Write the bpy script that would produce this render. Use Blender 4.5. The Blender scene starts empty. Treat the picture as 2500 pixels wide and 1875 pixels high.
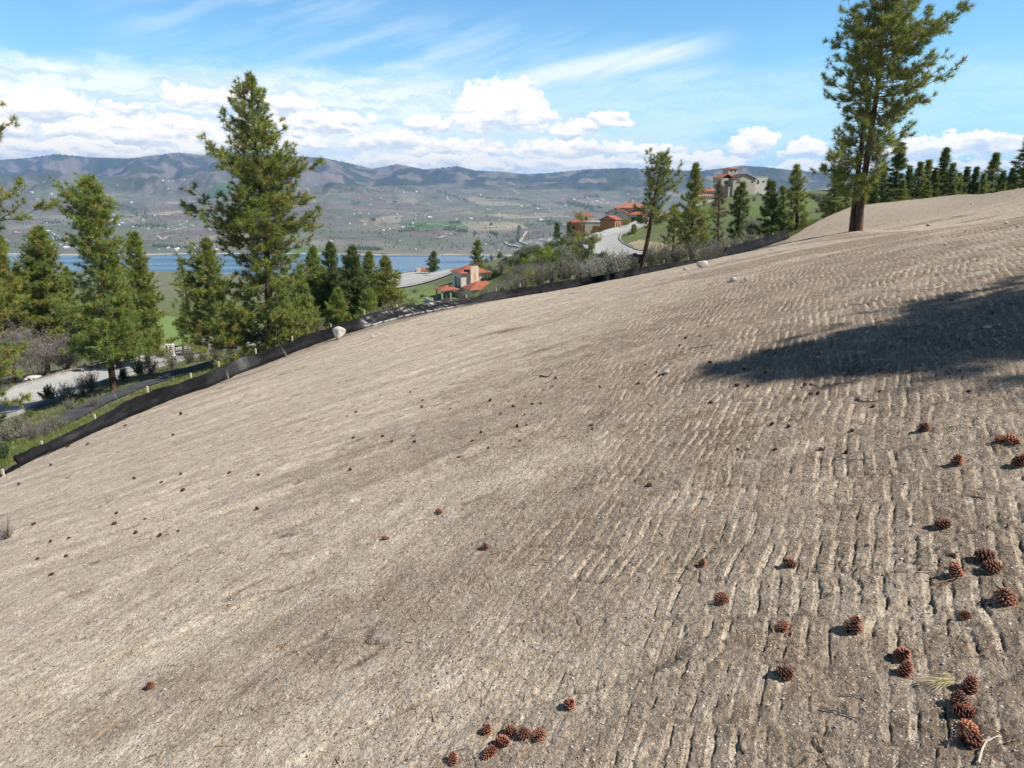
import bpy, math, random
import numpy as np
from math import radians, sin, cos, tan, pi
rng = np.random.default_rng(7)
random.seed(7)
S = bpy.context.scene
COL = S.collection

# ------------------------------------------------------------------ camera, sky, sun
F = 711.0            # focal length in pixels of a 1024 px wide frame
PITCH = radians(14.9)
cam_d = bpy.data.cameras.new("camera")
cam = bpy.data.objects.new("camera", cam_d)
COL.objects.link(cam)
cam.location = (0, 0, 0)
cam.rotation_euler = (radians(90) - PITCH, 0, 0)
cam_d.sensor_width = 36.0
cam_d.lens = 36.0 * F / 1024.0
cam_d.clip_start = 0.1
cam_d.clip_end = 120000
S.camera = cam
S.view_settings.view_transform = 'Standard'
S.view_settings.look = 'None'
S.view_settings.exposure = 0.42
S.view_settings.gamma = 1.0
S.cycles.use_denoising = True
S.cycles.max_bounces = 6
S.cycles.volume_bounces = 1
S.cycles.transparent_max_bounces = 16

SUN_AZ = (0.96, -0.28)      # horizontal direction towards the sun
SUN_EL = radians(49)
sd = bpy.data.lights.new("sun", 'SUN')
sd.energy = 5.0
sd.angle = radians(0.53)
sd.color = (1.0, 0.955, 0.89)
sun = bpy.data.objects.new("sun", sd)
COL.objects.link(sun)
from mathutils import Vector, Matrix
sdir = Vector((SUN_AZ[0] * cos(SUN_EL), SUN_AZ[1] * cos(SUN_EL), sin(SUN_EL))).normalized()
sun.rotation_euler = sdir.to_track_quat('Z', 'Y').to_euler()
sun.location = (40, -20, 60)


def ray(u, v):
    a = (u - 512) / F
    b = (384 - v) / F
    return np.array([a, cos(PITCH) + sin(PITCH) * b, -sin(PITCH) + cos(PITCH) * b])


def pt(u, v, y):
    r = ray(u, v)
    return r * (y / r[1])


def proj(x, y, z):
    fwd = y * cos(PITCH) - z * sin(PITCH)
    up = y * sin(PITCH) + z * cos(PITCH)
    return 512 + F * x / fwd, 384 - F * up / fwd


# node helper ------------------------------------------------------
class NT:
    def __init__(s, tree):
        s.t = tree
        s.n = tree.nodes
        s.l = tree.links

    def put(s, sock, val):
        if isinstance(val, bpy.types.NodeSocket):
            s.l.new(val, sock)
        elif val is not None:
            if sock.type == 'VECTOR' and not hasattr(val, '__len__'):
                val = (val, val, val)
            if sock.type == 'RGBA' and len(val) == 3:
                val = tuple(val) + (1,)
            sock.default_value = val

    def math(s, op, a, b=None, c=None, clamp=False):
        n = s.n.new('ShaderNodeMath')
        n.operation = op
        n.use_clamp = clamp
        for i, x in enumerate((a, b, c)):
            if x is not None:
                s.put(n.inputs[i], x)
        return n.outputs[0]

    def vec(s, op, a, b=None, out=0):
        n = s.n.new('ShaderNodeVectorMath')
        n.operation = op
        s.put(n.inputs[0], a)
        if b is not None:
            if op == 'SCALE':
                s.put(n.inputs[3], b)
            else:
                s.put(n.inputs[1], b)
        return n.outputs[out]

    def noise(s, vec, scale, detail=4, rough=0.5, dist=0.0, col=False):
        n = s.n.new('ShaderNodeTexNoise')
        s.put(n.inputs['Vector'], vec)
        n.inputs['Scale'].default_value = scale
        n.inputs['Detail'].default_value = detail
        n.inputs['Roughness'].default_value = rough
        n.inputs['Distortion'].default_value = dist
        return n.outputs['Color' if col else 'Fac']

    def ramp(s, x, lo, hi, a=0.0, b=1.0):
        n = s.n.new('ShaderNodeMapRange')
        n.interpolation_type = 'SMOOTHSTEP'
        s.put(n.inputs[0], x)
        s.put(n.inputs[1], lo)
        s.put(n.inputs[2], hi)
        s.put(n.inputs[3], a)
        s.put(n.inputs[4], b)
        return n.outputs[0]

    def mix(s, f, a, b, mode='MIX'):
        n = s.n.new('ShaderNodeMix')
        n.data_type = 'RGBA'
        n.blend_type = mode
        s.put(n.inputs[0], f)
        s.put(n.inputs[6], a)
        s.put(n.inputs[7], b)
        return n.outputs[2]

    def mixv(s, f, a, b):
        n = s.n.new('ShaderNodeMix')
        n.data_type = 'VECTOR'
        s.put(n.inputs[0], f)
        s.put(n.inputs[4], a)
        s.put(n.inputs[5], b)
        return n.outputs[1]

    def comb(s, x, y, z=0.0):
        n = s.n.new('ShaderNodeCombineXYZ')
        s.put(n.inputs[0], x)
        s.put(n.inputs[1], y)
        s.put(n.inputs[2], z)
        return n.outputs[0]


# world ------------------------------------------------------------
W = bpy.data.worlds.new("World")
S.world = W
W.use_nodes = True
W.cycles.sampling_method = 'MANUAL'
W.cycles.sample_map_resolution = 512
wn = NT(W.node_tree)
for n in list(wn.n):
    wn.n.remove(n)
w_out = wn.n.new('ShaderNodeOutputWorld')
w_bg = wn.n.new('ShaderNodeBackground')
w_bg.inputs[1].default_value = 0.10
wn.l.new(w_bg.outputs[0], w_out.inputs[0])
sky = wn.n.new('ShaderNodeTexSky')
sky.sky_type = 'NISHITA'
sky.sun_disc = False
sky.sun_elevation = SUN_EL
sky.sun_rotation = math.atan2(SUN_AZ[0], SUN_AZ[1])
sky.altitude = 500
sky.air_density = 1.0
sky.dust_density = 0.35
sky.ozone_density = 2.2
geo = wn.n.new('ShaderNodeTexCoord')
sep = wn.n.new('ShaderNodeSeparateXYZ')
wn.l.new(geo.outputs['Generated'], sep.inputs[0])
dx, dy, dz = sep.outputs
AZ = wn.math('MULTIPLY', wn.math('ARCTAN2', dx, dy), 180 / pi)
EL = wn.math('MULTIPLY', wn.math('ARCSINE', dz), 180 / pi)
P0 = wn.comb(AZ, EL, 0.0)


def azel(u, v):
    r = ray(u, v)
    return math.degrees(math.atan2(r[0], r[1])), math.degrees(math.asin(r[2] / np.linalg.norm(r)))


# domain warp
wv = wn.vec('SUBTRACT', wn.noise(P0, 0.45, 5, 0.6, col=True), (0.5, 0.5, 0.5))
P1 = wn.vec('ADD', P0, wn.vec('MULTIPLY', wv, (2.6, 1.9, 0.0)))
wv2 = wn.vec('SUBTRACT', wn.noise(P0, 1.6, 5, 0.65, col=True), (0.5, 0.5, 0.5))
P1 = wn.vec('ADD', P1, wn.vec('MULTIPLY', wv2, (0.9, 0.7, 0.0)))
# cumulus heads: (u, v, half width px, half height px)
blobs = [(498, 106, 46, 25), (478, 116, 30, 16), (530, 113, 26, 17), (428, 122, 26, 9), (606, 121, 24, 9), (575, 128, 24, 9),
         (757, 141, 24, 13), (745, 146, 20, 12), (800, 150, 18, 7), (815, 148, 16, 9),
         (930, 147, 44, 13), (980, 146, 46, 12), (1030, 148, 30, 13), (890, 152, 26, 8),
         (190, 96, 30, 12), (235, 100, 40, 12), (285, 104, 40, 10), (120, 108, 28, 8), (175, 122, 36, 7),
         (40, 108, 62, 22), (0, 120, 50, 34), (340, 118, 34, 9), (455, 148, 60, 10), (390, 140, 50, 10),
         (560, 150, 50, 12), (640, 152, 44, 10), (690, 160, 60, 8), (300, 126, 60, 14), (250, 145, 90, 12), (130, 132, 100, 18),
         (550, 165, 160, 7), (820, 166, 60, 6), (960, 168, 90, 6), (60, 150, 120, 12), (420, 162, 90, 9)]
dmin = None
rel = None
for (u, v, ru, rv) in blobs:
    ca, ce = azel(u, v)
    ra = abs(azel(u + ru, v)[0] - ca)
    re = abs(azel(u, v - rv)[1] - ce)
    r_ = wn.vec('MULTIPLY', wn.vec('SUBTRACT', P1, (ca, ce, 0)), (1 / ra, 1 / re, 0))
    d_ = wn.vec('LENGTH', r_, out=1)
    if dmin is None:
        dmin, rel = d_, r_
    else:
        c_ = wn.math('LESS_THAN', d_, dmin)
        rel = wn.mixv(c_, rel, r_)
        dmin = wn.math('MINIMUM', dmin, d_)
sp = wn.n.new('ShaderNodeSeparateXYZ')
wn.l.new(rel, sp.inputs[0])
relh = sp.outputs[1]
edge = wn.noise(wn.vec('MULTIPLY', P0, (1.0, 1.25, 1)), 1.1, 7, 0.62)
edge = wn.math('MULTIPLY', wn.math('SUBTRACT', edge, 0.5), 1.5)
dens = wn.math('ADD', wn.math('SUBTRACT', 1.12, dmin), edge)
cum = wn.ramp(dens, -0.04, wn.ramp(AZ, -12, 4, 0.42, 0.22))
# light and shade inside the clouds
fl = wn.noise(wn.vec('MULTIPLY', P0, (0.55, 1.5, 1)), 0.8, 5, 0.6)
fl2 = wn.noise(wn.vec('ADD', wn.vec('MULTIPLY', P0, (0.55, 1.5, 1)), (0.12, 0.55, 0.0)), 0.8, 5, 0.6)
shade = wn.math('ADD', wn.math('MULTIPLY', wn.math('SUBTRACT', fl, fl2), 2.8), wn.math('MULTIPLY', relh, 0.62))
shade = wn.ramp(shade, -0.75, 0.25)
c_dark = (6.0, 6.7, 7.6, 1)
c_lit = (11.6, 10.6, 9.2, 1)
cumcol = wn.mix(shade, c_dark, c_lit)
# thin stratus veil low over the hills
veil_n = wn.noise(wn.vec('MULTIPLY', P1, (0.16, 0.9, 1)), 0.9, 5, 0.55)
veil_h = wn.math('MULTIPLY', wn.ramp(EL, 9.5, 3.0), wn.ramp(AZ, 38, -8))
veil = wn.math('MULTIPLY', wn.ramp(veil_n, 0.30, 0.55), wn.math('MULTIPLY', veil_h, 1.0))
# cirrus: long streaks rising to the right
ang = radians(17)
rot = wn.n.new('ShaderNodeVectorRotate')
rot.rotation_type = 'Z_AXIS'
wn.l.new(P0, rot.inputs['Vector'])
rot.inputs['Angle'].default_value = -ang
RP = rot.outputs[0]
rw = wn.vec('ADD', wn.vec('MULTIPLY', RP, (0.06, 0.5, 1)), wn.vec('MULTIPLY', wn.noise(RP, 0.12, 3, 0.5, col=True), (0.6, 0.9, 0)))
ci = wn.noise(rw, 1.3, 6, 0.62)


def cirrus(u0, v0, u1, v1, wpx, k, lo=0.36, hi=0.72):
    a0, e0 = azel(u0, v0)
    a1, e1 = azel(u1, v1)
    L = math.hypot(a1 - a0, e1 - e0)
    t = ((a1 - a0) / L, (e1 - e0) / L)
    cx, cy = (a0 + a1) / 2, (e0 + e1) / 2
    wd = wpx / 12.4
    d = wn.vec('SUBTRACT', P0, (cx, cy, 0))
    along = wn.math('ABSOLUTE', wn.vec('DOT_PRODUCT', d, (t[0] * 2 / L, t[1] * 2 / L, 0), out=1))
    acr = wn.math('ABSOLUTE', wn.vec('DOT_PRODUCT', d, (-t[1] / wd, t[0] / wd, 0), out=1))
    m = wn.math('MULTIPLY', wn.ramp(along, 1.0, 0.25), wn.ramp(acr, 1.0, 0.0))
    return wn.math('MULTIPLY', wn.math('MULTIPLY', m, wn.ramp(ci, lo, hi)), k)


cf = cirrus(455, 92, 755, 34, 17, 1.25, 0.2, 0.62)
for a in [(180, 40, 700, 70, 60, 0.55), (150, 30, 420, -30, 60, 0.5), (60, 25, 330, 5, 50, 0.35), (560, 92, 760, 60, 22, 0.6), (250, 75, 560, 90, 30, 0.6)]:
    cf = wn.math('MAXIMUM', cf, cirrus(*a))
skyc = wn.mix(1.0, sky.outputs[0], (0.70, 1.14, 1.36, 1), 'MULTIPLY')
skyc = wn.mix(wn.ramp(EL, 16.0, 36.0), skyc, wn.mix(1.0, skyc, (0.15, 0.15, 0.17, 1), 'MULTIPLY'))   # upper sky above the frame dimmed to cut fill light in shadows
# paler, slightly cyan band towards the horizon (air light of the real sky)
hz = wn.ramp(EL, 17.0, 1.0)
skyc = wn.mix(wn.math('MULTIPLY', hz, 0.45), skyc, (3.9, 7.6, 8.6, 1))
c1 = wn.mix(cf, skyc, (7.2, 8.2, 8.8, 1))
c2 = wn.mix(veil, c1, (7.4, 8.6, 9.2, 1))
bank_n = wn.noise(wn.vec('MULTIPLY', P1, (0.30, 1.1, 1)), 0.7, 5, 0.55)
bank_e = wn.math('ADD', EL, wn.math('MULTIPLY', wn.math('SUBTRACT', bank_n, 0.5), 3.2))
bank = wn.math('MULTIPLY', wn.ramp(bank_e, 9.4, 7.4), wn.ramp(AZ, 3, -14, 0.2, 0.78))
bankc = wn.mix(wn.ramp(wn.noise(wn.vec('MULTIPLY', P1, (0.22, 1.5, 1)), 0.9, 5, 0.6), 0.40, 0.58), (6.4, 7.6, 8.8, 1), (9.8, 9.9, 9.6, 1))
c2 = wn.mix(bank, c2, bankc)
c3 = wn.mix(cum, c2, cumcol)
wn.l.new(c3, w_bg.inputs[0])


# ------------------------------------------------------------------ helpers
def tag(o, label=None, cat=None, group=None, kind=None):
    if label: o["label"] = label
    if cat: o["category"] = cat
    if group: o["group"] = group
    if kind: o["kind"] = kind
    return o


def empty(name, loc=(0, 0, 0), rz=0.0):
    o = bpy.data.objects.new(name, None)
    COL.objects.link(o)
    o.location = loc
    o.rotation_euler = (0, 0, rz)
    o.empty_display_size = 0.3
    return o


def mesh_np(name, V, Fc, mat=None, parent=None, col=None, smooth=False, attr=None):
    """V (n,3); Fc (m,3) or (m,4) int; col (n,3|4) point colours"""
    me = bpy.data.meshes.new(name)
    V = np.asarray(V, dtype=np.float32)
    Fc = np.asarray(Fc, dtype=np.int32)
    m, k = Fc.shape
    me.vertices.add(len(V))
    me.vertices.foreach_set('co', V.ravel())
    me.loops.add(m * k)
    me.loops.foreach_set('vertex_index', Fc.ravel())
    me.polygons.add(m)
    me.polygons.foreach_set('loop_start', np.arange(0, m * k, k, dtype=np.int32))
    me.polygons.foreach_set('loop_total', np.full(m, k, dtype=np.int32))
    me.update(calc_edges=True)
    if smooth:
        me.polygons.foreach_set('use_smooth', np.ones(m, dtype=bool))
    if col is not None:
        c = np.ones((len(V), 4), dtype=np.float32)
        c[:, :np.shape(col)[1]] = col
        a = me.color_attributes.new('Col', 'FLOAT_COLOR', 'POINT')
        a.data.foreach_set('color', c.ravel())
    if attr:
        for an, av in attr.items():
            a = me.attributes.new(an, 'FLOAT', 'POINT')
            a.data.foreach_set('value', np.asarray(av, dtype=np.float32))
    if mat: me.materials.append(mat)
    o = bpy.data.objects.new(name, me)
    COL.objects.link(o)
    if parent: o.parent = parent
    return o


class MB:
    """collects polygons for one mesh"""
    def __init__(s):
        s.v = []
        s.f = []

    def add(s, vs, fs):
        b = len(s.v)
        s.v += [tuple(map(float, p)) for p in vs]
        s.f += [tuple(i + b for i in f) for f in fs]
        return s

    def box(s, x0, x1, y0, y1, z0, z1):
        return s.add([(x0, y0, z0), (x1, y0, z0), (x1, y1, z0), (x0, y1, z0), (x0, y0, z1), (x1, y0, z1), (x1, y1, z1), (x0, y1, z1)],
                     [(0, 3, 2, 1), (4, 5, 6, 7), (0, 1, 5, 4), (1, 2, 6, 5), (2, 3, 7, 6), (3, 0, 4, 7)])

    def hip(s, x0, x1, y0, y1, z, h, t=0.18, ridge=None):
        """hipped roof slab with fascia; ridge along the longer side"""
        w, d = x1 - x0, y1 - y0
        cx, cy = (x0 + x1) / 2, (y0 + y1) / 2
        if w >= d: r = ((x0 + d / 2, cy), (x1 - d / 2, cy))
        else: r = ((cx, y0 + w / 2), (cx, y1 - w / 2))
        vs = [(x0, y0, z), (x1, y0, z), (x1, y1, z), (x0, y1, z), (x0, y0, z + t), (x1, y0, z + t), (x1, y1, z + t), (x0, y1, z + t),
              (r[0][0], r[0][1], z + t + h), (r[1][0], r[1][1], z + t + h)]
        fs = [(0, 3, 2, 1), (0, 1, 5, 4), (1, 2, 6, 5), (2, 3, 7, 6), (3, 0, 4, 7)]
        if w >= d: fs += [(4, 5, 9, 8), (5, 6, 9), (6, 7, 8, 9), (7, 4, 8)]
        else: fs += [(4, 5, 8), (5, 6, 9, 8), (6, 7, 9), (7, 4, 8, 9)]
        return s.add(vs, fs)

    def gable(s, x0, x1, y0, y1, z, h, t=0.2, axis='y'):
        """gable roof slabs, ridge along axis"""
        if axis == 'y':
            cx = (x0 + x1) / 2
            for (a, b) in ((x0, cx), (x1, cx)):
                s.add([(a, y0, z), (a, y1, z), (b, y1, z + h), (b, y0, z + h), (a, y0, z + t), (a, y1, z + t), (b, y1, z + h + t), (b, y0, z + h + t)],
                      [(0, 1, 2, 3), (4, 7, 6, 5), (0, 4, 5, 1), (1, 5, 6, 2), (2, 6, 7, 3), (3, 7, 4, 0)])
        else:
            cy = (y0 + y1) / 2
            for (a, b) in ((y0, cy), (y1, cy)):
                s.add([(x0, a, z), (x1, a, z), (x1, b, z + h), (x0, b, z + h), (x0, a, z + t), (x1, a, z + t), (x1, b, z + h + t), (x0, b, z + h + t)],
                      [(0, 1, 2, 3), (4, 7, 6, 5), (0, 4, 5, 1), (1, 5, 6, 2), (2, 6, 7, 3), (3, 7, 4, 0)])
        return s

    def gwall(s, x0, x1, y0, y1, z0, z1, h):
        """box with gable ends towards -y/+y"""
        cx = (x0 + x1) / 2
        return s.add([(x0, y0, z0), (x1, y0, z0), (x1, y1, z0), (x0, y1, z0), (x0, y0, z1), (x1, y0, z1), (x1, y1, z1), (x0, y1, z1), (cx, y0, z1 + h), (cx, y1, z1 + h)],
                     [(0, 1, 5, 8, 4), (2, 3, 7, 9, 6), (1, 2, 6, 5), (3, 0, 4, 7), (4, 8, 9, 7), (5, 6, 9, 8), (0, 3, 2, 1)])

    def build(s, name, mat, parent=None, smooth=False):
        me = bpy.data.meshes.new(name)
        me.from_pydata(s.v, [], s.f)
        me.update()
        if smooth:
            me.polygons.foreach_set('use_smooth', np.ones(len(s.f), dtype=bool))
        if mat: me.materials.append(mat)
        o = bpy.data.objects.new(name, me)
        COL.objects.link(o)
        if parent: o.parent = parent
        return o


def tube_arrays(paths, sides=5):
    """paths: list of (pts (n,3), radii (n,)) -> V, F quads"""
    Vs, Fs, b = [], [], 0
    an = np.arange(sides) * 2 * pi / sides
    for P, R in paths:
        P = np.asarray(P, float)
        R = np.asarray(R, float)
        n = len(P)
        T = np.gradient(P, axis=0)
        T /= np.linalg.norm(T, axis=1)[:, None] + 1e-9
        ref = np.where(np.abs(T[:, 2:3]) > 0.9, np.array([[1.0, 0, 0]]), np.array([[0, 0, 1.0]]))
        U = np.cross(T, ref)
        U /= np.linalg.norm(U, axis=1)[:, None] + 1e-9
        Wv = np.cross(T, U)
        ring = P[:, None, :] + R[:, None, None] * (np.cos(an)[None, :, None] * U[:, None, :] + np.sin(an)[None, :, None] * Wv[:, None, :])
        Vs.append(ring.reshape(-1, 3))
        i = np.arange(n - 1)[:, None] * sides
        j = np.arange(sides)[None, :]
        jn = (j + 1) % sides
        q = np.stack([i + j, i + jn, i + sides + jn, i + sides + j], -1).reshape(-1, 4) + b
        Fs.append(q)
        b += n * sides
    return np.concatenate(Vs), np.concatenate(Fs)


AUTO = []      # (object, words, u, v, words used for the place)
_on = 'first second third fourth fifth sixth seventh eighth ninth tenth eleventh twelfth thirteenth fourteenth fifteenth sixteenth seventeenth eighteenth nineteenth'.split()
ORD = ['nearest'] + [w + ' nearest' for w in _on[1:]] + [t for T_ in (('twentieth', 'twenty'), ('thirtieth', 'thirty'), ('fortieth', 'forty'), ('fiftieth', 'fifty')) for t in [T_[0] + ' nearest'] + [T_[1] + '-' + w + ' nearest' for w in _on[:9]]]
LM = {'near': [(338, 333, 'the large white boulder'), (702, 264, 'the rounded white boulder'), (641, 262, 'the leaning pine foot'), (858, 231, 'the double trunked pine'), (470, 292, 'the white house'),
               (428, 276, 'the pale turning circle'), (603, 245, 'the road bend'), (610, 224, 'the orange garage'), (272, 345, 'the tall ragged pine foot'), (114, 388, 'the light green pine foot'),
               (36, 395, 'the left stone pillar'), (171, 362, 'the second stone pillar'), (562, 262, 'the red bush'), (738, 215, 'the egg shaped pine'), (788, 236, 'the upper fence end'), (0, 462, 'the left photo edge'), (770, 195, 'the white flat roofed wing')],
      'soil': [(338, 340, 'the large white boulder'), (740, 281, 'the pair of white stones'), (667, 374, 'the pale stone by the shadow tip'), (780, 350, 'the big shadow left end'), (950, 345, 'the big shadow middle'),
               (348, 416, 'the tiny white stone'), (970, 720, 'the column of five cones'), (500, 740, 'the bottom cluster of cones'), (790, 567, 'the dark neat cone'), (438, 511, 'the dark central cone'),
               (150, 688, 'the single lower left cone'), (8, 538, 'the dry bush at the left edge'), (1005, 440, 'the double looking cone'), (150, 407, 'the twisted part of the fence')],
      'valley': [(250, 150, 'the tall ragged pine'), (89, 190, 'the light green pine top'), (38, 228, 'the dark round topped pine'), (134, 233, 'the narrow dark pine top'), (206, 240, 'the many topped pine'),
                 (434, 254, 'the round lake edge conifer'), (477, 240, 'the shrubby hill conifer'), (540, 246, 'the pale shore cliff'), (475, 266, 'the white house chimney'), (583, 218, 'the orange houses'), (663, 170, 'the leaning pine top'), (345, 245, 'the pine clump tops'), (741, 175, 'the beige house')]}


def auto_labels():
    from collections import defaultdict
    grp = defaultdict(list)
    for (o, words, u, v, key) in AUTO:
        best = min(LM[key], key=lambda L: (L[0] - u) ** 2 + (L[1] - v) ** 2)
        dx_, dy_ = u - best[0], v - best[1]
        if abs(dx_) > 2 * abs(dy_): d = 'right of' if dx_ > 0 else 'left of'
        elif abs(dy_) > 2 * abs(dx_): d = 'below' if dy_ > 0 else 'above'
        else: d = ('below' if dy_ > 0 else 'above') + (' and right of' if dx_ > 0 else ' and left of')
        grp[(words, d, best[2])].append((math.hypot(dx_, dy_), o))
    for (words, d, nm), L in grp.items():
        L.sort(key=lambda t: t[0])
        for i, (_, o) in enumerate(L):
            w = ORD[i] if i < len(ORD) else 'farthest'
            o['label'] = f"{words}, {w} {d} {nm}" if len(L) > 1 else f"{words} {d} {nm}"


# numpy noise
_G = rng.normal(size=(256, 2))
_G /= np.linalg.norm(_G, axis=1)[:, None]
_PM = rng.permutation(256)


def perlin(x, y, seed=0):
    xi = np.floor(x).astype(np.int64)
    yi = np.floor(y).astype(np.int64)
    xf = x - xi
    yf = y - yi
    u = xf * xf * xf * (xf * (xf * 6 - 15) + 10)
    v = yf * yf * yf * (yf * (yf * 6 - 15) + 10)

    def g(ix, iy, fx, fy):
        h = _PM[(_PM[(ix + seed * 17) & 255] + iy) & 255]
        return _G[h, 0] * fx + _G[h, 1] * fy
    a = g(xi, yi, xf, yf)
    b = g(xi + 1, yi, xf - 1, yf)
    c = g(xi, yi + 1, xf, yf - 1)
    d = g(xi + 1, yi + 1, xf - 1, yf - 1)
    return (a + (b - a) * u + (c - a) * v + (a - b - c + d) * u * v) * 1.5


def fbm(x, y, o=4, seed=0, gain=0.5, lac=2.03):
    s = 0
    a = 1.0
    t = 0
    for i in range(o):
        s = s + a * perlin(x, y, seed + i * 3)
        t += a
        x = x * lac + 13.7
        y = y * lac - 7.1
        a *= gain
    return s / t


def hash2(ix, iy, k=0):
    h = (ix.astype(np.int64) * 374761393 + iy.astype(np.int64) * 668265263 + k * 974634777) & 0x7fffffff
    h = ((h ^ (h >> 13)) * 1274126177) & 0x7fffffff
    return ((h ^ (h >> 16)) & 0xffff) / 65535.0


def voronoi(x, y, seed=0):
    """returns id hash, distance to border-ish (f2-f1)"""
    xi = np.floor(x)
    yi = np.floor(y)
    f1 = np.full(x.shape, 9.0)
    f2 = np.full(x.shape, 9.0)
    idv = np.zeros(x.shape)
    for i in (-1, 0, 1):
        for j in (-1, 0, 1):
            cx = xi + i
            cy = yi + j
            px = cx + hash2(cx, cy, seed)
            py = cy + hash2(cx, cy, seed + 5)
            d = np.hypot(px - x, py - y)
            h = hash2(cx, cy, seed + 9)
            m = d < f1
            f2 = np.where(m, f1, np.minimum(f2, d))
            idv = np.where(m, h, idv)
            f1 = np.where(m, d, f1)
    return idv, f2 - f1


def sstep(x, a, b):
    t = np.clip((x - a) / (b - a), 0, 1)
    return t * t * (3 - 2 * t)


def lerp(a, b, t):
    return a + (b - a) * t


def tps_fit(P, z, lam=1e-6):
    d = np.linalg.norm(P[:, None] - P[None], axis=2)
    K = np.where(d > 0, d * d * np.log(d + 1e-12), 0) + lam * np.eye(len(P))
    A = np.hstack([np.ones((len(P), 1)), P])
    M = np.block([[K, A], [A.T, np.zeros((3, 3))]])
    w = np.linalg.solve(M, np.concatenate([z, np.zeros(3)]))
    return w


def tps_eval(w, P, Q):
    out = np.empty(len(Q))
    for i in range(0, len(Q), 40000):
        q = Q[i:i + 40000]
        d2 = ((q[:, None] - P[None]) ** 2).sum(2)
        K = 0.5 * d2 * np.log(d2 + 1e-18)
        out[i:i + 40000] = K @ w[:-3] + w[-3] + q @ w[-2:]
    return out


def bilin(G, x0, dx_, y0, dy_, x, y):
    fx = np.clip((x - x0) / dx_, 0, G.shape[1] - 1.001)
    fy = np.clip((y - y0) / dy_, 0, G.shape[0] - 1.001)
    i = fx.astype(int)
    j = fy.astype(int)
    fx -= i
    fy -= j
    return G[j, i] * (1 - fx) * (1 - fy) + G[j, i + 1] * fx * (1 - fy) + G[j + 1, i] * (1 - fx) * fy + G[j + 1, i + 1] * fx * fy


# ------------------------------------------------------------------ the ground: heights
def plane(x, y):
    return -3.0 + 0.25 * x - 0.03 * y


fence_uvy = [(-60, 500, 15), (0, 477, 19), (46, 456, 20.7), (100, 430, 22.3), (153, 407, 24), (204, 389, 26), (259, 367, 28), (313, 346, 30), (366, 327.5, 32), (417, 316, 33.8),
             (463, 306.5, 35.5), (500, 300.5, 36.7), (546, 294, 38), (620, 280, 40.5), (678, 269.5, 43), (706, 264, 44.5), (733, 256, 46), (787, 239.5, 50)]
soil_pts = []
for (u, v, y) in fence_uvy[1:]:
    soil_pts.append(pt(u, v, y))
for x in (-8, -4, 0, 4, 8, 13):
    for y in (-12, -4, 2, 6, 10):
        soil_pts.append((x, y, plane(x, y) + 0.002 * max(x, 0) ** 1.5))
soil_pts += [pt(856, 231, 36), pt(1024, 193, 47), pt(960, 199.5, 56), pt(855, 207, 60), pt(905, 203, 59), pt(822, 222, 54),
             pt(950, 230, 34), pt(1020, 215, 36)]
soil_pts += [(36, 20, 3.4), (45, 45, 4.5), (30, 2, 4.2), (60, 30, 8), (80, 60, 10)]
soil_pts = np.array(soil_pts, float)
SW = tps_fit(soil_pts[:, :2], soil_pts[:, 2], 2.0)
gx = np.arange(-40, 110.1, 0.75)
gy = np.arange(-40, 90.1, 0.75)
GX, GY = np.meshgrid(gx, gy)
SG = tps_eval(SW, soil_pts[:, :2], np.stack([GX.ravel(), GY.ravel()], 1)).reshape(GX.shape)


def soil_base(x, y):
    return bilin(SG, gx[0], 0.75, gy[0], 0.75, x, y)


# soil edge as y over theta = x / y
_fe = np.array([(pt(u, v, y)[0] / y, y) for (u, v, y) in fence_uvy] + [(pt(822, 222, 54)[0] / 54, 55.5), (pt(855, 207, 60)[0] / 60, 61.5), (pt(905, 203, 59)[0] / 59, 61),
                                                                    (pt(960, 199.5, 56)[0] / 56, 58.5), (pt(1024, 193, 47)[0] / 47, 51), (0.9, 52), (1.2, 55), (2.5, 60)])


def edge_y(th):
    return np.interp(th, _fe[:, 0], _fe[:, 1])


outer = [(0, 446, 24), (50, 429, 28), (111, 399, 33), (167, 379, 37), (204, 367, 40.5), (0, 412, 39), (60, 392, 43), (100, 378, 47), (150, 364, 54), (200, 352, 66), (240, 345, 85),
         (0, 392, 52), (100, 362, 64), (200, 339, 105), (150, 347, 88), (190, 310, 230), (100, 318, 210), (0, 330, 180), (-80, 340, 160), (0, 300, 500), (100, 300, 500), (200, 299, 480),
         (165, 285, 1200), (0, 285, 1200), (300, 302, 400), (300, 286, 1000), (280, 330, 100), (300, 316, 180), (310, 338, 48), (350, 330, 55), (420, 305, 110), (380, 308, 125), (455, 301, 160),
         (420, 290, 185), (430, 282, 212), (430, 276, 240), (400, 272.5, 262), (465, 271, 262), (430, 288, 350), (430, 292, 600), (480, 299, 110), (478, 299, 145), (497, 296, 75), (520, 284, 110), (530, 287, 55),
         (530, 268, 115), (565, 262, 120), (600, 258, 105), (640, 265, 88), (690, 252, 72), (655, 242, 140), (600, 240, 172), (596, 236, 215), (545, 250, 215), (505, 258, 195), (482, 265, 190),
         (545, 262, 330), (600, 250, 400), (645, 268, 105), (612, 255, 135), (615, 233.5, 200), (645, 224.5, 245), (575, 236.5, 245), (610, 230, 238), (634, 221.5, 255), (660, 220, 280),
         (700, 236, 110), (740, 228, 120), (740, 211, 200), (775, 204, 230), (700, 211, 225), (820, 208, 170), (740, 195.5, 290), (775, 194, 295), (840, 190, 310), (700, 205, 280),
         (740, 225, 430), (840, 215, 450), (870, 212, 78), (950, 207, 78), (1024, 203, 75), (1000, 204, 130), (1100, 205, 80), (900, 212, 250), (1000, 212, 300), (640, 255, 450)]
op = []
oz = []
for (u, v, y) in outer:
    p = pt(u, v, y)
    op.append((p[0] / y * 2.2, math.log(y)))
    oz.append(p[2] / y)
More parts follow.
